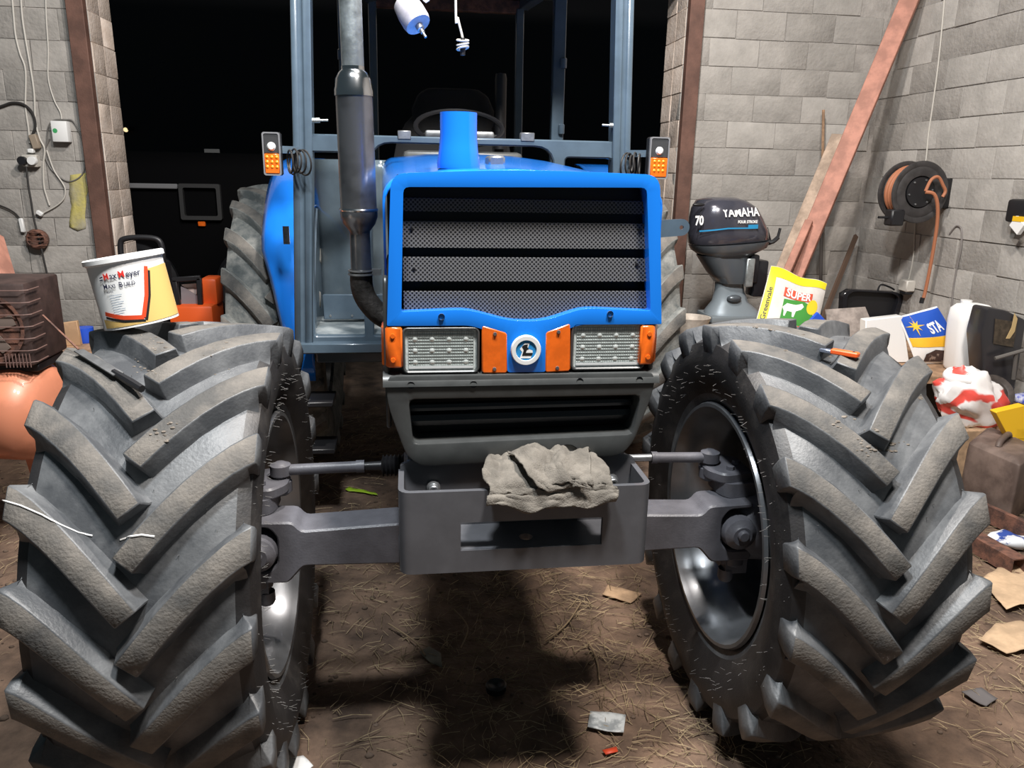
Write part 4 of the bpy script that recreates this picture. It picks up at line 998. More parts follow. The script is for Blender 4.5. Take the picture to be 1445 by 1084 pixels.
b = MB(); p0, p1 = P(1208, 333, Y=5.95), P(1165, 440, Y=5.4); dd = p1-p0; b.beam(p0, p0+dd*((p0.z-.56)/(p0.z-p1.z)), .035, .02, (0, 1, 0)); tag(b.out('dark_lath', M('dark_timber', (.1, .06, .04), .8)), 'dark lath leaning beside the upright rod', 'lath')
# outboard motor
om = thing('outboard_motor', 'dark grey outboard motor with white and blue lettering beside the door post', 'outboard motor', P(1030, 460, Y=5.3))
YO = 5.3
cowl_m = M('cowl_dark_grey', (.06, .06, .078), .2, .25, var=.1, scale=5, coat=.6)
mid_m = M('motor_grey', (.1, .115, .13), .3, .3, coat=.3)
def osec(pxl, pxr, py, dep, n=20, e=.75, Yc=YO, dy=0):
    a, c = P(pxl, py, Y=Yc), P(pxr, py+dy, Y=Yc); cxm = (a+c)/2; h = (c.x-a.x)/2; out = []
    for k in range(n):
        t = 2*math.pi*k/n; ct, st_ = math.cos(t), math.sin(t)
        u = math.copysign(abs(ct)**e, ct)
        out.append(V((cxm.x+h*u, Yc+dep*math.copysign(abs(st_)**e, st_), cxm.z+(c.z-a.z)/2*u)))
    return out
b = MB(); b.loft([osec(974, 1080, 345, .19, dy=-8), osec(974, 1079, 330, .2, dy=-6), osec(976, 1072, 308, .195), osec(979, 1064, 293, .18), osec(985, 1050, 283, .15), osec(998, 1035, 278, .08)]); b.bevel(.006, 1, 60); cw_ = b.out('upper_cowl', cowl_m, om, smooth=70)
b = MB(); b.loft([osec(990, 1050, 362, .15), osec(978, 1078, 353, .19, dy=-6), osec(975, 1081, 346, .2, dy=-8)]); b.out('lower_cowl', mid_m, om, smooth=60)
b = MB(); b.loft([osec(1010, 1050, 398, .12), osec(1000, 1052, 385, .14), osec(985, 1054, 360, .15)]); b.out('apron', mid_m, om, smooth=60)
b = MB(); b.loft([osec(994, 1072, 445, .13), osec(996, 1068, 438, .12), osec(1006, 1054, 425, .09), osec(1010, 1048, 410, .08), osec(1011, 1047, 394, .085)]); b.out('leg_housing', M('motor_light_grey', (.24, .28, .31), .35, .2), om, smooth=60)
p, q = P(994, 440, Y=YO), P(1066, 450, Y=YO); b = MB(); b.box(((p.x+q.x)/2, YO, p.z-.035), (q.x-p.x, .3, .05)).bevel(.01, 2); b.out('cavitation_plate', M('motor_plate_grey', (.2, .23, .25), .35, .2), om)
b = MB(); b.box(((p.x+q.x)/2, YO, (p.z-.06+.55)/2), (.2, .1, p.z-.06-.55)).box(((p.x+q.x)/2, YO, .57), (.5, .4, .04)).bevel(.01, 1); b.out('stand', wood, om)
b = MB(); b.ball(P(1036, 421, Y=YO-.1), (.055, .03, .026)); b.out('trim_knob', mid_m, om)
b = MB(); b.box(P(1058, 378, Y=YO-.04), (.07, .16, .2)).box(P(1068, 392, Y=YO-.03), (.1, .14, .26)).bevel(.015, 2); b.out('clamp_bracket', black_gloss, om)
b = MB(); b.box(P(1058, 385, Y=YO-.14), (.06, .02, .2)).bevel(.006, 1); b.out('clamp_plate', galv, om)
b = MB(); b.tube(catmull([P(1076, 335, Y=YO), P(1088, 342, Y=YO-.05), P(1098, 335, Y=YO-.05)], 4), .016, 8); b.tube([P(1080, 322, Y=YO), P(1086, 345, Y=YO)], .02, 8); b.tube([P(1097, 337, Y=YO-.05), P(1101, 322, Y=YO-.05)], .01, 8); b.out('throttle_arm', black, om)
b = MB(); b.ball(P(986, 289, Y=YO-.14), (.045, .015, .012)); b.out('air_slot', black, om)
def cowl_s(off):
    pc = P(1048, 312, Y=YO-.2)
    sl = (P(1070, 312, Y=YO-.2)-P(1028, 312, Y=YO-.2)).normalized()
    def f(u, v):
        x = pc.x+u; z = pc.z+v
        # front wall of the cowl: superellipse in X, narrowing upwards
        h = .3; xc = P(1026, 318, Y=YO).x; un = min(.985, abs(x-xc)/h)
        dep = (.198-.10*max(0, (z-P(1000, 305, Y=YO).z))/.16*.9)*(1-un**2.6)**(.375)
        return V((x, YO-dep-off, z))
    return f
b = MB(); decal(b, text2d('YAMAHA', .078, -.01, .055, .04, .82, .0015), cowl_s(.012)); b.out('lettering', white_b, cw_)
b = MB(); decal(b, text2d('FOUR STROKE', .026, .035, -.005, .02, .85, .001), cowl_s(.012)); b.out('lettering', white_b, cw_)
b = MB(); decal(b, text2d('70', .085, -.385, -.01, .05, .7, .003), lambda u, v: V((P(985, 312, Y=YO-.1).x+.37+u, YO-.165, P(985, 312, Y=YO).z+v+.02))); b.out('lettering', white_b, cw_)
b = MB(); decal(b, shape2d(strip([(-.28, -.075), (-.1, -.05), (.09, -.045)], .009)+strip([(.04, -.038), (.115, -.036)], .028), .03), cowl_s(.012)); b.out('blue_stripe', M('sea_blue_print', (.02, .25, .5), .4), cw_)
# printed sack leaning on the bench
sk = thing('printed_sack', 'white and yellow sack printed with a sheep, a sun and red lettering', 'sack', P(1115, 460, Y=4.95))
c00, c10, c11, c01 = [P(x, y, Y=Yq) for (x, y), Yq in (((1062, 470), 4.85), ((1150, 478), 4.85), ((1167, 401), 4.98), ((1088, 375), 4.98))]
dn = .24
c00 = c00+(c00-c01)*dn; c10 = c10+(c10-c11)*dn
def sack(off, front=True):
    def f(u, v):
        p = (c00*(1-u)+c10*u)*(1-v)+(c01*(1-u)+c11*u)*v
        bl = .055*(math.sin(math.pi*u)*math.sin(math.pi*min(1, max(0, v))))**.6 if 0 < u < 1 and 0 < v < 1 else 0
        bl += .006*noise.noise(V((u*4, v*4, 1)))*(1 if 0 < u < 1 else 0)
        return p+V((0, -bl-off if front else bl, .01*math.sin(u*9)*v))
    return f
b = MB(); b.grid(sack(0), 18, 18); b.grid(sack(0, False), 18, 18); bmesh.ops.remove_doubles(b.bm, verts=b.bm.verts[:], dist=.0005); b.out('bag', M('sack_white', (.72, .68, .64), .6, var=.08, scale=10), sk, smooth=70)
b = MB(); decal(b, shape2d([[(.005, .0), (.12, .0), (.12, .88), (.98, .9), (.995, .995), (.005, .995)]], .06), sack(.003)); decal(b, shape2d([[(.95, .0), (.995, .0), (.99, .35), (.95, .4)]], .06), sack(.003)); b.out('yellow_border', M('sack_yellow', (.86, .72, .02), .5), sk)
b = MB(); decal(b, shape2d([[(.3, .36), (.86, .36), (.8, .62), (.6, .7), (.3, .66)]], .05), sack(.003)); b.out('green_field', M('print_green', (.06, .3, .05), .5), sk)
b = MB(); decal(b, shape2d([circle2d(.79, .62, .1, 20)], .05), sack(.0035)); b.out('sun', M('print_sun', (.9, .66, .03), .5), sk)
rdp = M('print_red', (.68, .1, .05), .5)
for q in ([(.28, .69), (.76, .69), (.76, .8), (.28, .8)], [(.3, .27), (.74, .27), (.74, .36), (.3, .36)]):
    b = MB(); decal(b, shape2d([q], .05), sack(.0035)); b.out('red_band', rdp, sk)
b = MB(); decal(b, shape2d([[(.3, .56), (.36, .62), (.5, .63), (.6, .66), (.64, .62), (.6, .58), (.52, .55), (.5, .47), (.47, .47), (.46, .53), (.38, .53), (.36, .46), (.34, .46), (.33, .52)]], .05), sack(.0038)); b.out('sheep', white_b, sk)
b = MB(); decal(b, text2d('SUPER', .13, .52, .745, 0, 1.15, .004), sack(.0055)); b.out('lettering', white_b, sk); b = MB(); decal(b, text2d('THRIVE', .11, .52, .315, 0, 1.1, .003), sack(.0055)); b.out('lettering', white_b, sk)
b = MB(); decal(b, text2d('Greenvale', .095, .065, .56, math.pi/2, 1.0, .002), sack(.0055)); b.out('lettering', M('print_dark_green', (.05, .06, .02), .5), sk)
# blue strip, black tray, white sheets
b = MB(); p, q = P(1132, 462, Y=4.5), P(1160, 447, Y=4.5); b.beam(V((p.x-.12, p.y, .59)), q, .1, .02, (0, 1, 0)); b.bevel(.006, 1); tag(b.out('blue_strip', blue_p), 'bright blue plastic strip in front of the printed sack', 'strip')
tr_ = thing('black_tray', 'black plastic mould tray tipped up against the block wall', 'tray', P(1230, 470, Y=5.4))
q = [P(x, y, Y=5.4) for x, y in ((1188, 455), (1190, 415), (1200, 409), (1265, 412), (1277, 418), (1265, 455))]
b = MB(); ctr = sum(q, V())/6; inn = [ctr+(v-ctr)*.84 for v in q]
b.plate([rpoly(q, .03), rpoly(inn, .03)], (0, .05, 0)); b.bevel(.004, 1, 50); b.out('rim', black_gloss, tr_)
b = MB(); b.prism([v+V((0, .05, 0)) for v in q], (0, .01, 0)); b.out('tray_back', black, tr_)
b = MB(); b.tube(catmull([P(x, y, Y=5.45) for x, y in ((1238, 412), (1243, 402), (1255, 405), (1262, 409))], 4), .007, 6); b.out('wire_handle', black, tr_)
b = MB(); b.box((ctr.x, 5.5, .62), (.5, .25, .16)).bevel(.02, 1); b.out('tray_foot', black, tr_)
b = MB()
b.loft([[P(x, y, Y=5.0) for x, y in ((1178, 455), (1250, 455), (1245, 478), (1175, 478))], [v+V((0, .15, 0)) for v in [P(x, y, Y=5.0) for x, y in ((1180, 442), (1238, 438), (1240, 475), (1180, 475))]]])
for v in b.bm.verts: v.co.z = v.co.z if v.co.z > .8 else .552
b.bevel(.015, 2); tag(b.out('dusty_pouch', M('dusty_pouch', (.34, .29, .26), .8, var=.25, scale=12)), 'dusty grey pouch lying in front of the black tray', 'pouch')
b = MB(); q = [P(x, y, Y=4.55) for x, y in ((1222, 452), (1274, 446), (1290, 470), (1226, 474))]
for v in q[2:]: v.z = .552
b.prism(q, (0, .07, .0)); b.bevel(.004, 1); tag(b.out('white_box', white_b), 'flat white box behind the blue and yellow sack', 'box')
# blue, yellow and white food sack
sp = thing('star_sack', 'blue, yellow and white sack with a yellow star and white letters', 'sack', P(1305, 520, Y=4.2))
g00, g10, g11, g01 = [P(x, y, Y=Yq) for (x, y), Yq in (((1290, 530), 4.5), ((1372, 510), 4.5), ((1322, 432), 4.56), ((1268, 447), 4.56))]
for v in (g00, g10): v.z = .555
def sack2(off, front=True):
    def f(u, v):
        p = (g00*(1-u)+g10*u)*(1-v)+(g01*(1-u)+g11*u)*v
        ok = 0 < u < 1 and 0 < v < 1
        bl = .05*(math.sin(math.pi*u)*math.sin(math.pi*v))**.6 if ok else 0
        bl += .012*noise.noise(V((u*3, v*3, 4))) if ok else 0
        return p+V((0, -bl-off if front else bl, 0))
    return f
b = MB(); b.grid(sack2(0), 16, 16); b.grid(sack2(0, False), 16, 16); bmesh.ops.remove_doubles(b.bm, verts=b.bm.verts[:], dist=.0005); b.out('bag', white_b, sp, smooth=70)
b = MB(); decal(b, shape2d([[(.03, .56), (.97, .54), (.99, .98), (.02, .98)]], .06), sack2(.003)); b.out('blue_print', M('print_royal', (.015, .09, .5), .5), sp)
b = MB(); decal(b, shape2d([[(.03, .37), (.97, .33), (.97, .53), (.03, .55)]], .06), sack2(.003)); b.out('yellow_print', M('print_amber', (.9, .5, .03), .5), sp)
st_pts = []
for k in range(16):
    r_ = (.2 if k % 4 == 0 else .13 if k % 2 == 0 else .05); a = math.pi/8*k+math.pi/2; st_pts.append((.23+r_*math.cos(a), .78+r_*math.sin(a)))
b = MB(); decal(b, shape2d([[(.23, .78), st_pts[k], st_pts[(k+1) % 16]] for k in range(16)]), sack2(.006)); b.out('star', M('print_star', (.95, .6, .05), .5), sp)
b = MB(); decal(b, text2d('STA', .24, .62, .7, .1, .8, .01), sack2(.006)); b.out('lettering', white_b, sp)
b = MB(); decal(b, shape2d([[(.12, .05), (.2, .22), (.4, .3), (.65, .26), (.7, .05)]], .06), sack2(.004)); b.out('dark_picture', M('print_brown', (.06, .035, .03), .5, col2=(.3, .22, .18), scale=20, lo=.55, hi=.6), sp)
# white canister
cn = thing('white_canister', 'plain white plastic canister tilted on the bench', 'canister', P(1350, 530, Y=4.3))
rt = Matrix.Rotation(math.radians(9), 3, 'Y')
p = P(1346, 428, Y=4.35); q = P(1370, 528, Y=4.35); hgt = p.z-.555
b = MB(); cc = V(((p.x+q.x)/2+.075, 4.34, .555)); rr = rrect(-.145, -.09, .145, .09, .05, 4)
b.loft([[cc+V((x*k, y*k, 0)) for x, y in rr] and [cc+V((x*k+sh_, y*k, z)) for x, y in rr] for z, k, sh_ in ((0, .93, .0), (.02, 1, .0), (hgt*.75, .97, -.03), (hgt*.92, .85, -.045), (hgt*.985, .6, -.055), (hgt, .35, -.055))]); b.out('body', white_b, cn, smooth=60)
b = MB(); b.lathe([(.03, hgt-.01), (.034, hgt-.005), (.034, hgt+.012), (0, hgt+.014)], cc+V((-.055, .06, 0)), (0, 0, 1), 16); b.out('cap', white_p, cn)
# black plastic casing
bk = thing('black_casing', 'black plastic machine casing with a torn brown label by the wall', 'casing', P(1410, 530, Y=4.3))
q = [P(x, y, Y=4.02) for x, y in ((1384, 472), (1394, 434), (1420, 438), (1449, 452), (1438, 525), (1396, 535))]
q[4].z = q[5].z = .453
for v in q: v.x = min(v.x, 3.7)
b = MB(); b.prism(rpoly(q, .02), (.0, .13, 0)); b.bevel(.012, 2, 50); b.out('shell', M('charcoal_shell', (.025, .024, .027), .35, coat=.2), bk)
b = MB(); b.prism([P(x, y, Y=4.012) for x, y in ((1405, 450), (1436, 455), (1430, 490), (1402, 485))], (0, .004, 0)); b.out('dirty_window', M('dirty_window', (.06, .045, .03), .5, var=.4, scale=30), bk)
b = MB(); b.prism([P(x, y, Y=4.008) for x, y in ((1432, 442), (1436, 450), (1432, 468), (1425, 478), (1420, 478), (1428, 462))], (0, .004, 0)); b.out('torn_label', M('torn_paper', (.5, .36, .17), .8), bk)
b = MB(); b.tube([P(1404, 506, Y=3.98), P(1446, 494, Y=3.96)], .012, 8); b.tube([P(1434, 498, Y=3.97), P(1430, 535, Y=3.99)], .012, 8); b.out('lever', M('lever_grey', (.12, .11, .1), .6), bk)
b = MB(); b.box((P(1391, 514, Y=4.3).x, 4.3, .588), (.05, .06, .07)).bevel(.008, 1); tag(b.out('orange_block', orange_p), 'small orange block between the white canister and the black casing', 'block')
b = MB(); p = P(1424, 545, Y=3.95); b.box((3.63, p.y, .475), (.14, .1, .045), Matrix.Rotation(.3, 3, 'Z')).bevel(.015, 2); tag(b.out('blue_packet', M('blue_packet', (.05, .08, .5), .4, col2=(.7, .72, .8), scale=25)), 'small blue and white packet under the grey lever', 'packet')
# carton under the plastic bag, round wheel, yellow tool, plastic bag
b = MB(); b.box((3.2, 3.97, .16), (.38, .26, .32)).bevel(.006, 1); tag(b.out('carton', card_m), 'brown carton under the red and white plastic bag', 'carton')
b = MB(); c = P(1405, 548, Y=3.97); b.lathe([(.0, .02), (.04, .025), (.07, .015), (.08, .022), (.105, .026), (.112, .012), (.112, -.01), (.0, -.01)], (c.x, 3.97, .51), (0, -.75, .66), 32)
bx = MB(); bx.box((3.56, 4.04, .225), (.3, .26, .45)).bevel(.006, 1); tag(bx.out('wooden_crate', wood), 'rough wooden crate under the black casing', 'crate')
b.box((c.x, 3.98, .465), (.1, .05, .03)); tag(b.out('round_wheel', M('brown_black', (.05, .04, .035), .6, var=.3, scale=20)), 'dark round wheel cover lying behind the plastic bag', 'wheel')
pb = thing('plastic_bag', 'white plastic carrier bag with a crumpled red print', 'plastic bag', P(1365, 610, Y=3.55))
bc_ = P(1368, 562, Y=3.93)
b = MB(); b.ball((0, 0, 0), (1, 1, 1), 40, 28)
for v in b.bm.verts:
    n = v.co.copy(); r_ = 1+.28*noise.noise(n*2.1+V((3, 1, 5)))+.14*abs(noise.noise(n*5+V((8, 0, 2))))
    q = V((n.x*.22*r_, n.y*.1*r_, n.z*.16*r_)); q = Matrix.Rotation(math.radians(32), 3, 'Y') @ q; v.co = bc_+q; v.co.z = max(v.co.z, .322)
def bagmat():
    mt = M('carrier_bag', (.86, .84, .83), .35, 0, coat=.1); nt = mt.node_tree; N = nt.nodes; L = nt.links
    tc = N.new('ShaderNodeTexCoord'); wv = N.new('ShaderNodeTexNoise'); wv.inputs['Scale'].default_value = 3.6; wv.inputs['Distortion'].default_value = .8; wv.inputs['Detail'].default_value = 1.0
    mp = N.new('ShaderNodeMapping'); mp.inputs['Scale'].default_value = (1.0, .6, 2.2); mp.inputs['Rotation'].default_value = (0, .7, 0)
    L.new(tc.outputs['Object'], mp.inputs['Vector']); L.new(mp.outputs[0], wv.inputs['Vector'])
    rp = N.new('ShaderNodeValToRGB'); e = rp.color_ramp.elements; e[0].position = .52; e[0].color = (.86, .84, .83, 1); e[1].position = .55; e[1].color = (.75, .09, .07, 1)
    L.new(wv.outputs['Fac'], rp.inputs['Fac']); L.new(rp.outputs['Color'], N['Principled BSDF'].inputs['Base Color']); return mt
b.out('bag_film', bagmat(), pb, smooth=50)
b = MB(); hp = P(1338, 532, Y=3.93); b.tube(catmull([bc_+V((-.06, -.05, .12)), hp, hp+V((.05, .03, .03)), bc_+V((.02, 0, .12))], 6), [.03-.0006*i for i in range(19)], 10); b.out('bag_handle', white_b, pb)
b = MB(); q = [P(x, y, Y=3.62) for x, y in ((1405, 582), (1448, 572), (1452, 622), (1424, 618))]; b.prism(rpoly(q, .01), (0, .05, 0)); b.bevel(.004, 1)
b.box((P(1440, 605, Y=3.62).x+.03, 3.645, .2), (.1, .05, .4)); tag(b.out('yellow_tool_case', yellow_p), 'yellow plastic tool case behind the jerrycan', 'tool case')
b = MB(); p = P(1448, 560, Y=3.75); b.lathe([(0, 0), (.07, 0), (.08, .02), (.08, p.z), (.07, p.z+.12), (.05, p.z+.16), (0, p.z+.16)], (3.58, p.y, 0), (0, 0, 1), 24); tag(b.out('pale_drum', M('pale_pink_plastic', (.72, .56, .5), .45)), 'tall pale pink drum beyond the yellow tool case', 'drum')
# jerrycan
jc = thing('jerrycan', 'dusty brown jerrycan with an orange cap on the dirt floor', 'jerrycan', P(1410, 720, Z=0))
tp = [P(x, y, Z=.33) for x, y in ((1366, 626), (1440, 658), (1480, 622), (1400, 598))]
jm = M('dusty_brown_plastic', (.1, .07, .058), .6, 0, col2=(.2, .145, .12), scale=6)
tp[2] = tp[1]+(tp[2]-tp[1])*.62; tp[3] = tp[0]+(tp[3]-tp[0])*.8
b = MB(); cj = sum(tp, V())/4; base = [V((cj.x+(v.x-cj.x)*1.02, cj.y+(v.y-cj.y)*1.02, .0)) for v in tp]
b.loft([rpoly(base, .03), rpoly([v-V((0, 0, .03)) for v in [V((v.x, v.y, .32)) for v in base]], .03), rpoly(tp, .03), rpoly([cj+(v-cj)*.8+V((0, 0, .025)) for v in tp], .03)]); b.bevel(.01, 2, 30); b.out('can_body', jm, jc)
hd0 = cj+(tp[0]-tp[1])*.0; b = MB(); e1 = (tp[3]+tp[2])/2; e0 = (tp[0]+tp[1])/2
b.tube(catmull([e0+(e1-e0)*.2+V((0, 0, .02)), e0+(e1-e0)*.3+V((0, 0, .05)), e0+(e1-e0)*.7+V((0, 0, .05)), e0+(e1-e0)*.8+V((0, 0, .02))], 5), .016, 10); b.out('handle', jm, jc)
b = MB(); b.lathe([(.04, .0), (.042, .005), (.042, .03), (.036, .036), (0, .034)], P(1428, 615, Z=.34), (0, 0, 1), 20); b.out('cap', M('orange_cap', (.55, .25, .05), .5), jc)
# steel sections, bag and card on the floor
b = MB(); p, q = P(1366, 712, Z=.045), P(1455, 752, Z=.045); b.beam(p, q+(q-p)*.4, .03, .09); tag(b.out('steel_bar', rust), 'rusty flat steel bar in front of the jerrycan', 'steel bar')
st = thing('box_section', 'rusty square steel tube lying on the dirt, open end showing', 'steel tube', P(1410, 785, Z=0))
p, q = P(1372, 762, Z=.04), P(1438, 800, Z=.04); d = (q-p).normalized(); n = d.cross(V((0, 0, 1))); b = MB(); hw = .04
sq = [(-1, -1), (1, -1), (1, 1), (-1, 1)]
secs = [[v+n*i*w_+V((0, 0, j*w_)) for i, j in sq] for v, w_ in ((p-d*.2, hw), (q, hw), (q, hw-.006), (q-d*.08, hw-.006))]
b.loft(secs); b.out('tube', rust, st)
b = MB(); b.ball(P(1428, 762, Z=.02), (.12, .08, .03), 20, 12)
for v in b.bm.verts: v.co.z = max(.002, v.co.z+.03*noise.noise(v.co*14))
tag(b.out('feed_bag', M('blue_white_film', (.75, .78, .82), .35, col2=(.03, .07, .3), scale=6, lo=.5, hi=.53)), 'crumpled blue and white plastic bag between the steel sections', 'plastic bag')
b = MB(); b.ball(P(1384, 706, Z=.04), (.05, .05, .04), 14, 10)
for v in b.bm.verts: v.co.z = max(.002, v.co.z+.03*noise.noise(v.co*22))
tag(b.out('white_paper', white_p), 'crumpled white paper beside the jerrycan', 'paper')
b = MB(); s1 = P(1446, 712, Z=.02); b.beam(P(1456, 655, Y=s1.y+.05), s1, .03, .03); tag(b.out('wooden_stick', wood), 'orange wooden stick leaning on the jerrycan', 'stick')
# hose reel on the right wall
hr = thing('hose_reel', 'black hose reel with an orange hose mounted on the right block wall', 'hose reel', (3.55, 5.05, 1.45))
rc = V((3.49, 5.02, 1.635)); rm = M('reel_black', (.04, .037, .037), .5, 0, var=.25, scale=14)
for y, r_, nm in ((0, .205, 'front_disc'), (.16, .205, 'rear_disc')):
    b = MB(); c = rc+V((0, y, 0)); 
    b.lathe([(0, .02), (.1, .02), (.105, .014), (.11, .0), (.15, -.006), (.17, .002), (.19, -.006), (r_, -.004), (r_+.004, .004), (r_, .012), (.1, .024), (0, .026)], c, (0, 1, 0), 44); b.out(nm, rm, hr)
b = MB(); b.lathe([(0, .0), (.1, .0), (.1, .022), (0, .022)], rc+V((0, -.004, 0)), (0, 1, 0), 32); b.out('hub', black, hr)
for k in range(6):
    t = k*math.pi/3+.2; b = MB(); b.lathe([(0, -.008), (.006, -.006), (.007, 0)], rc+V((.085*math.cos(t), -.005, .085*math.sin(t))), (0, 1, 0), 8); b.out('bolt', steel, hr)
for i in range(4):
    b = MB(); b.tube([rc+V((.165*math.cos(2*math.pi*t/36), .035+.032*i, .165*math.sin(2*math.pi*t/36))) for t in range(36)], .016, 8, closed=True); b.out('hose_turn', M('orange_hose', (.42, .16, .08), .55) if i == 0 else bpy.data.materials['orange_hose'], hr)
b = MB(); b.box((3.69, 5.1, 1.63), (.13, .08, .2)).box((3.64, 5.2, 1.63), (.22, .03, .12)).bevel(.006, 1); b.out('wall_bracket', black, hr)
b = MB(); c = P(1262, 307, Y=5.05); b.box(c, (.1, .09, .11)).bevel(.01, 1); b.lathe([(.008, -.12), (.008, .14)], c, (1, 0, 0), 8); b.box(c+V((.12, .03, .0)), (.22, .03, .025)); b.out('hose_guide', black, hr)
hm = bpy.data.materials['orange_hose']
hp_ = [P(x, y, Y=4.96) for x, y in ((1306, 270), (1314, 254), (1324, 250), (1331, 262), (1334, 270), (1330, 278))]
b = MB(); b.tube(catmull(hp_, 6), .011, 8); b.out('feed_hose', hm, hr)
b = MB(); b.tube(catmull([P(1306, 271, Y=4.95), P(1318, 274, Y=4.93), P(1323, 290, Y=4.93), P(1322, 320, Y=4.95), P(1314, 370, Y=4.98), P(1306, 410, Y=5.0), P(1302, 424, Y=5.0)], 6), .012, 8); b.out('hanging_hose', hm, hr)
b = MB(); b.tube([P(1302, 420, Y=5.0), P(1300, 428, Y=5.0)], .015, 8); b.out('hose_end', black, hr)
def rwall(px, py, off=.012): return P(px, py, X=WX-off)
b = MB(); b.tube(catmull([rwall(x, y) for x, y in ((1334, -20), (1330, 30), (1324, 90), (1316, 150), (1310, 190), (1307, 222), (1300, 270), (1292, 310), (1289, 360), (1282, 396))], 5), .0055, 7); tag(b.out('wall_cable', cable_w), 'pale cable running down the right wall behind the hose reel', 'cable')
sk2 = thing('wall_socket', 'pale wall socket low on the right block wall', 'socket', rwall(1280, 412))
c = rwall(1280, 403, .04); b = MB(); b.box(c, (.075, .1, .085)).bevel(.008, 1); b.out('socket_body', cable_w, sk2)
b = MB(); b.box(c+V((0, 0, -.05)), (.06, .08, .03)).bevel(.006, 1); b.out('plug', black, sk2)
b = MB(); b.tube(catmull([rwall(x, y) for x, y in ((1340, 330), (1350, 319), (1357, 325), (1356, 350), (1350, 380), (1344, 420), (1343, 470))], 5), .006, 7); tag(b.out('wall_cable', M('grey_wall_cable', (.2, .18, .17), .6)), 'grey cable hooked over the right wall below the hose reel', 'cable')
wt = thing('wall_tool', 'black tool with a yellow and white tag hung at the right wall edge', 'tool', rwall(1438, 330))
b = MB(); c = rwall(1443, 298, .06); b.box(c, (.1, .16, .14)).bevel(.02, 2); b.out('tool_body', black, wt)
b = MB(); c = rwall(1437, 309, .12); b.box(c, (.02, .07, .03)); b.out('yellow_tag', yellow_p, wt)
b = MB(); c = rwall(1437, 318, .115); b.box(c, (.025, .09, .07), Matrix.Rotation(.6, 3, 'X')); b.out('white_tag', white_b, wt)
# ================================================================ litter on the dirt floor
def scrap(name, pts, mat, label, cat, th=.003, warp=.012, sub=.03):
    t = shape2d([[P(x, y, Z=.004)[:2] for x, y in pts]], sub); b = MB()
    decal(b, t, lambda u, v: V((u, v, max(gz(u, v), -.012)+.006+warp*(.5+.5*noise.noise(V((u*16, v*16, 2)))))))
    o = b.out(name, mat, smooth=60); solid(o, th, 1); return tag(o, label, cat)
scrap('card_scrap', [(858, 824), (906, 836), (890, 850), (876, 846), (868, 843), (850, 838)], card_m, 'torn brown card scrap near the right end of the axle', 'card scrap')
scrap('white_packet', [(833, 1004), (883, 1012), (880, 1036), (829, 1029)], M('packet_white', (.6, .62, .62), .4, col2=(.3, .32, .33), scale=14, lo=.5, hi=.6), 'torn white packet on the dirt between the wheels', 'packet', warp=.02)
scrap('red_bit', [(850, 1058), (870, 1053), (872, 1060), (855, 1064)], M('red_plastic', (.7, .08, .03), .5), 'small red plastic bit beside the white packet', 'plastic bit')
scrap('white_scrap', [(392, 1084), (400, 1070), (428, 1065), (442, 1080), (430, 1090)], white_p, 'ragged white scrap beside the left front tyre', 'scrap')
scrap('leaf', [(592, 920), (606, 911), (622, 922), (624, 941), (608, 935)], M('grey_leaf', (.16, .15, .12), .9), 'grey dry leaf lying in the straw', 'leaf')
scrap('green_spoon', [(487, 689), (493, 686), (500, 688), (530, 694), (533, 697), (500, 692), (492, 692)], M('lime_plastic', (.35, .55, .03), .5), 'lime green plastic spoon on the dirt behind the axle', 'spoon')
cm2 = M('pale_card', (.5, .35, .22), .85, var=.18, scale=8)
scrap('card_sheet', [(1385, 818), (1420, 798), (1470, 810), (1470, 850), (1420, 862), (1400, 840)], cm2, 'pale card sheet on the dirt below the steel tube', 'card sheet', warp=.03)
scrap('card_sheet', [(1380, 905), (1408, 880), (1470, 880), (1470, 915), (1420, 925)], cm2, 'crumpled brown card beside the right front tyre', 'card sheet', warp=.03)
scrap('grey_scrap', [(1357, 975), (1385, 970), (1408, 985), (1392, 996), (1375, 987)], M('slate_scrap', (.12, .11, .11), .8), 'small slate grey scrap right of the tyre', 'scrap')
b = MB(); c = P(700, 974, Z=0); b.lathe([(.03, .0), (.034, .0), (.036, .022), (.03, .026), (.027, .02), (.0, .008)], c, (0, 0, 1), 20); tag(b.out('black_disc', black), 'round black plastic disc on the dirt between the wheels', 'disc')
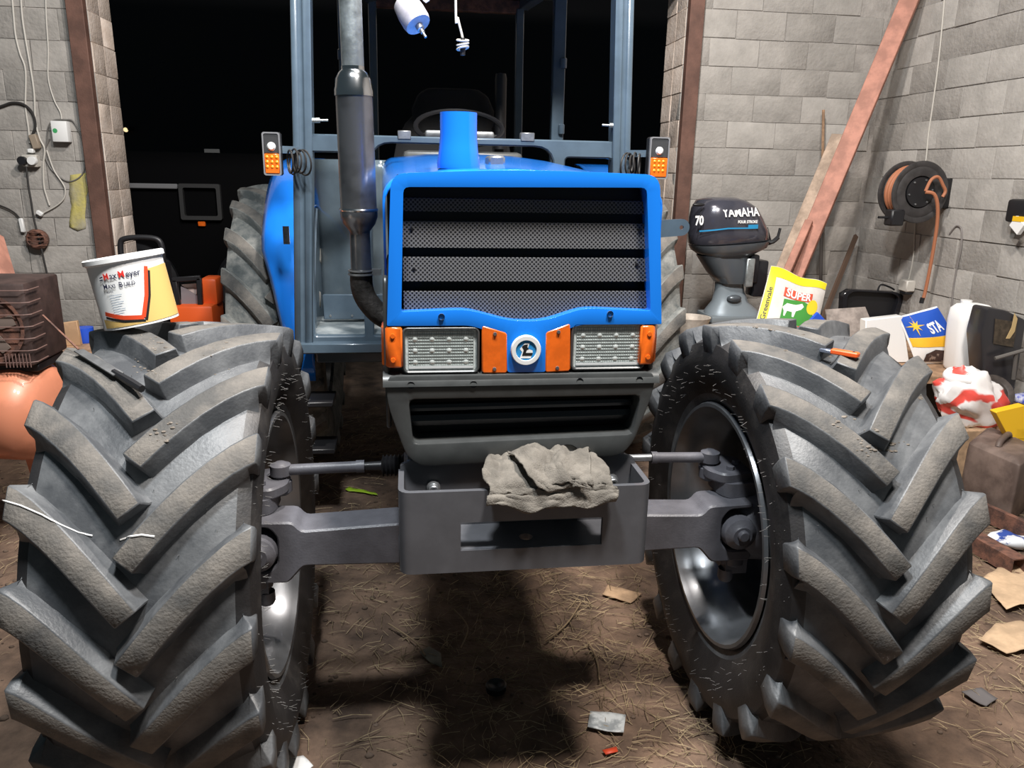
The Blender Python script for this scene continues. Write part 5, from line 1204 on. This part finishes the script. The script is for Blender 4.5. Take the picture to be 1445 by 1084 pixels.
# pale tub on a block between the rear wheel and the motor
tbx = P(974, 470, Y=4.75)
pt = thing('pale_tub', 'dirty pale tub beside the rear wheel below the outboard motor', 'tub', (tbx.x, 4.75, .5))
zt1 = P(974, 447, Y=4.75).z
b = MB(); b.lathe([(0, .5), (.07, .5), (.08, .52), (.11, zt1-.04), (.125, zt1), (.115, zt1), (.1, zt1-.05), (0, zt1-.06)], (tbx.x, 4.75, 0), (0, 0, 1), 24); b.out('tub_body', M('dirty_cream', (.4, .35, .3), .5, var=.25, scale=12), pt)
b = MB(); b.box((tbx.x, 4.75, .25), (.24, .24, .5)).bevel(.01, 1); b.out('block', wood, pt)
for tw, tl in ((((548, 880), (585, 905), (600, 925)), 'dry twig touching the grey dry leaf'), (((770, 905), (800, 880), (820, 850)), 'long dry twig pointing to the torn brown card scrap'), (((830, 905), (842, 930), (846, 960)), 'short dry twig behind the torn white packet'), (((640, 860), (660, 885), (650, 915)), 'bent dry twig in the shadow close behind the bumper')):
    b = MB(); b.tube(catmull([P(x, y, Z=.012) for x, y in tw], 5), .003, 6); tag(b.out('twig', M('dry_twig', (.24, .17, .1), .85) if 'dry_twig' not in bpy.data.materials else bpy.data.materials['dry_twig']), tl, 'twig', 'dry twigs under the tractor')
# straw, thousands of stalks nobody could count
b = MB()
def stalk(x, y, L_, a, wd, bend):
    z = gz(x, y)+random.uniform(.001, .012); pts = []
    for k in range(3):
        t = (k/2-.5)*L_; pts.append(V((x+math.cos(a+bend*k)*t, y+math.sin(a+bend*k)*t, z+(.006 if k == 1 else 0)*random.random()+random.uniform(0, .006))))
    n = V((-math.sin(a), math.cos(a), 0))*wd/2; u_ = V((0, 0, wd*.7))
    b.loft([[p-n, p+n, p+u_] for p in pts])
for _ in range(8000):
    while True:
        x = random.uniform(-2.6, 3.6); y = random.uniform(1.55, 5.8)
        dn_ = .35+.65*noise.noise(V((x*1.1, y*1.1, 5)))+.5*math.exp(-((x-.4)**2/.35+(y-2.5)**2/.5))+1.1*math.exp(-((x-.95)**2/.05+(y-2.05)**2/.06))
        if random.random() < dn_*(1.0 if y < 4 else .5): break
    stalk(x, y, random.uniform(.02, .13), random.uniform(0, math.pi), random.uniform(.001, .0028), random.uniform(-.25, .25))
so = b.out('straw', straw_m, origin=(0, 0, 0), smooth=0); so['kind'] = 'stuff'; so['label'] = 'scattered straw and chaff on the dirt floor'; so['category'] = 'straw'
b = MB()
for _ in range(2200):
    x = random.uniform(-2.4, 3.4); y = random.uniform(1.6, 5.0); r_ = random.choice((.004, .006, .008, .012))*random.uniform(.6, 1.3)
    b.ball((x, y, gz(x, y)+r_*.2), (r_, r_*random.uniform(.6, 1), r_*.6), 6, 4)
so = b.out('soil_crumbs', M('soil_clod', (.07, .045, .03), .95, col2=(.17, .12, .09), scale=2), origin=(0, 0, 0), smooth=60); so['kind'] = 'stuff'; so['label'] = 'small clods and stones on the dirt floor'; so['category'] = 'soil'
bpy.context.view_layer.update()
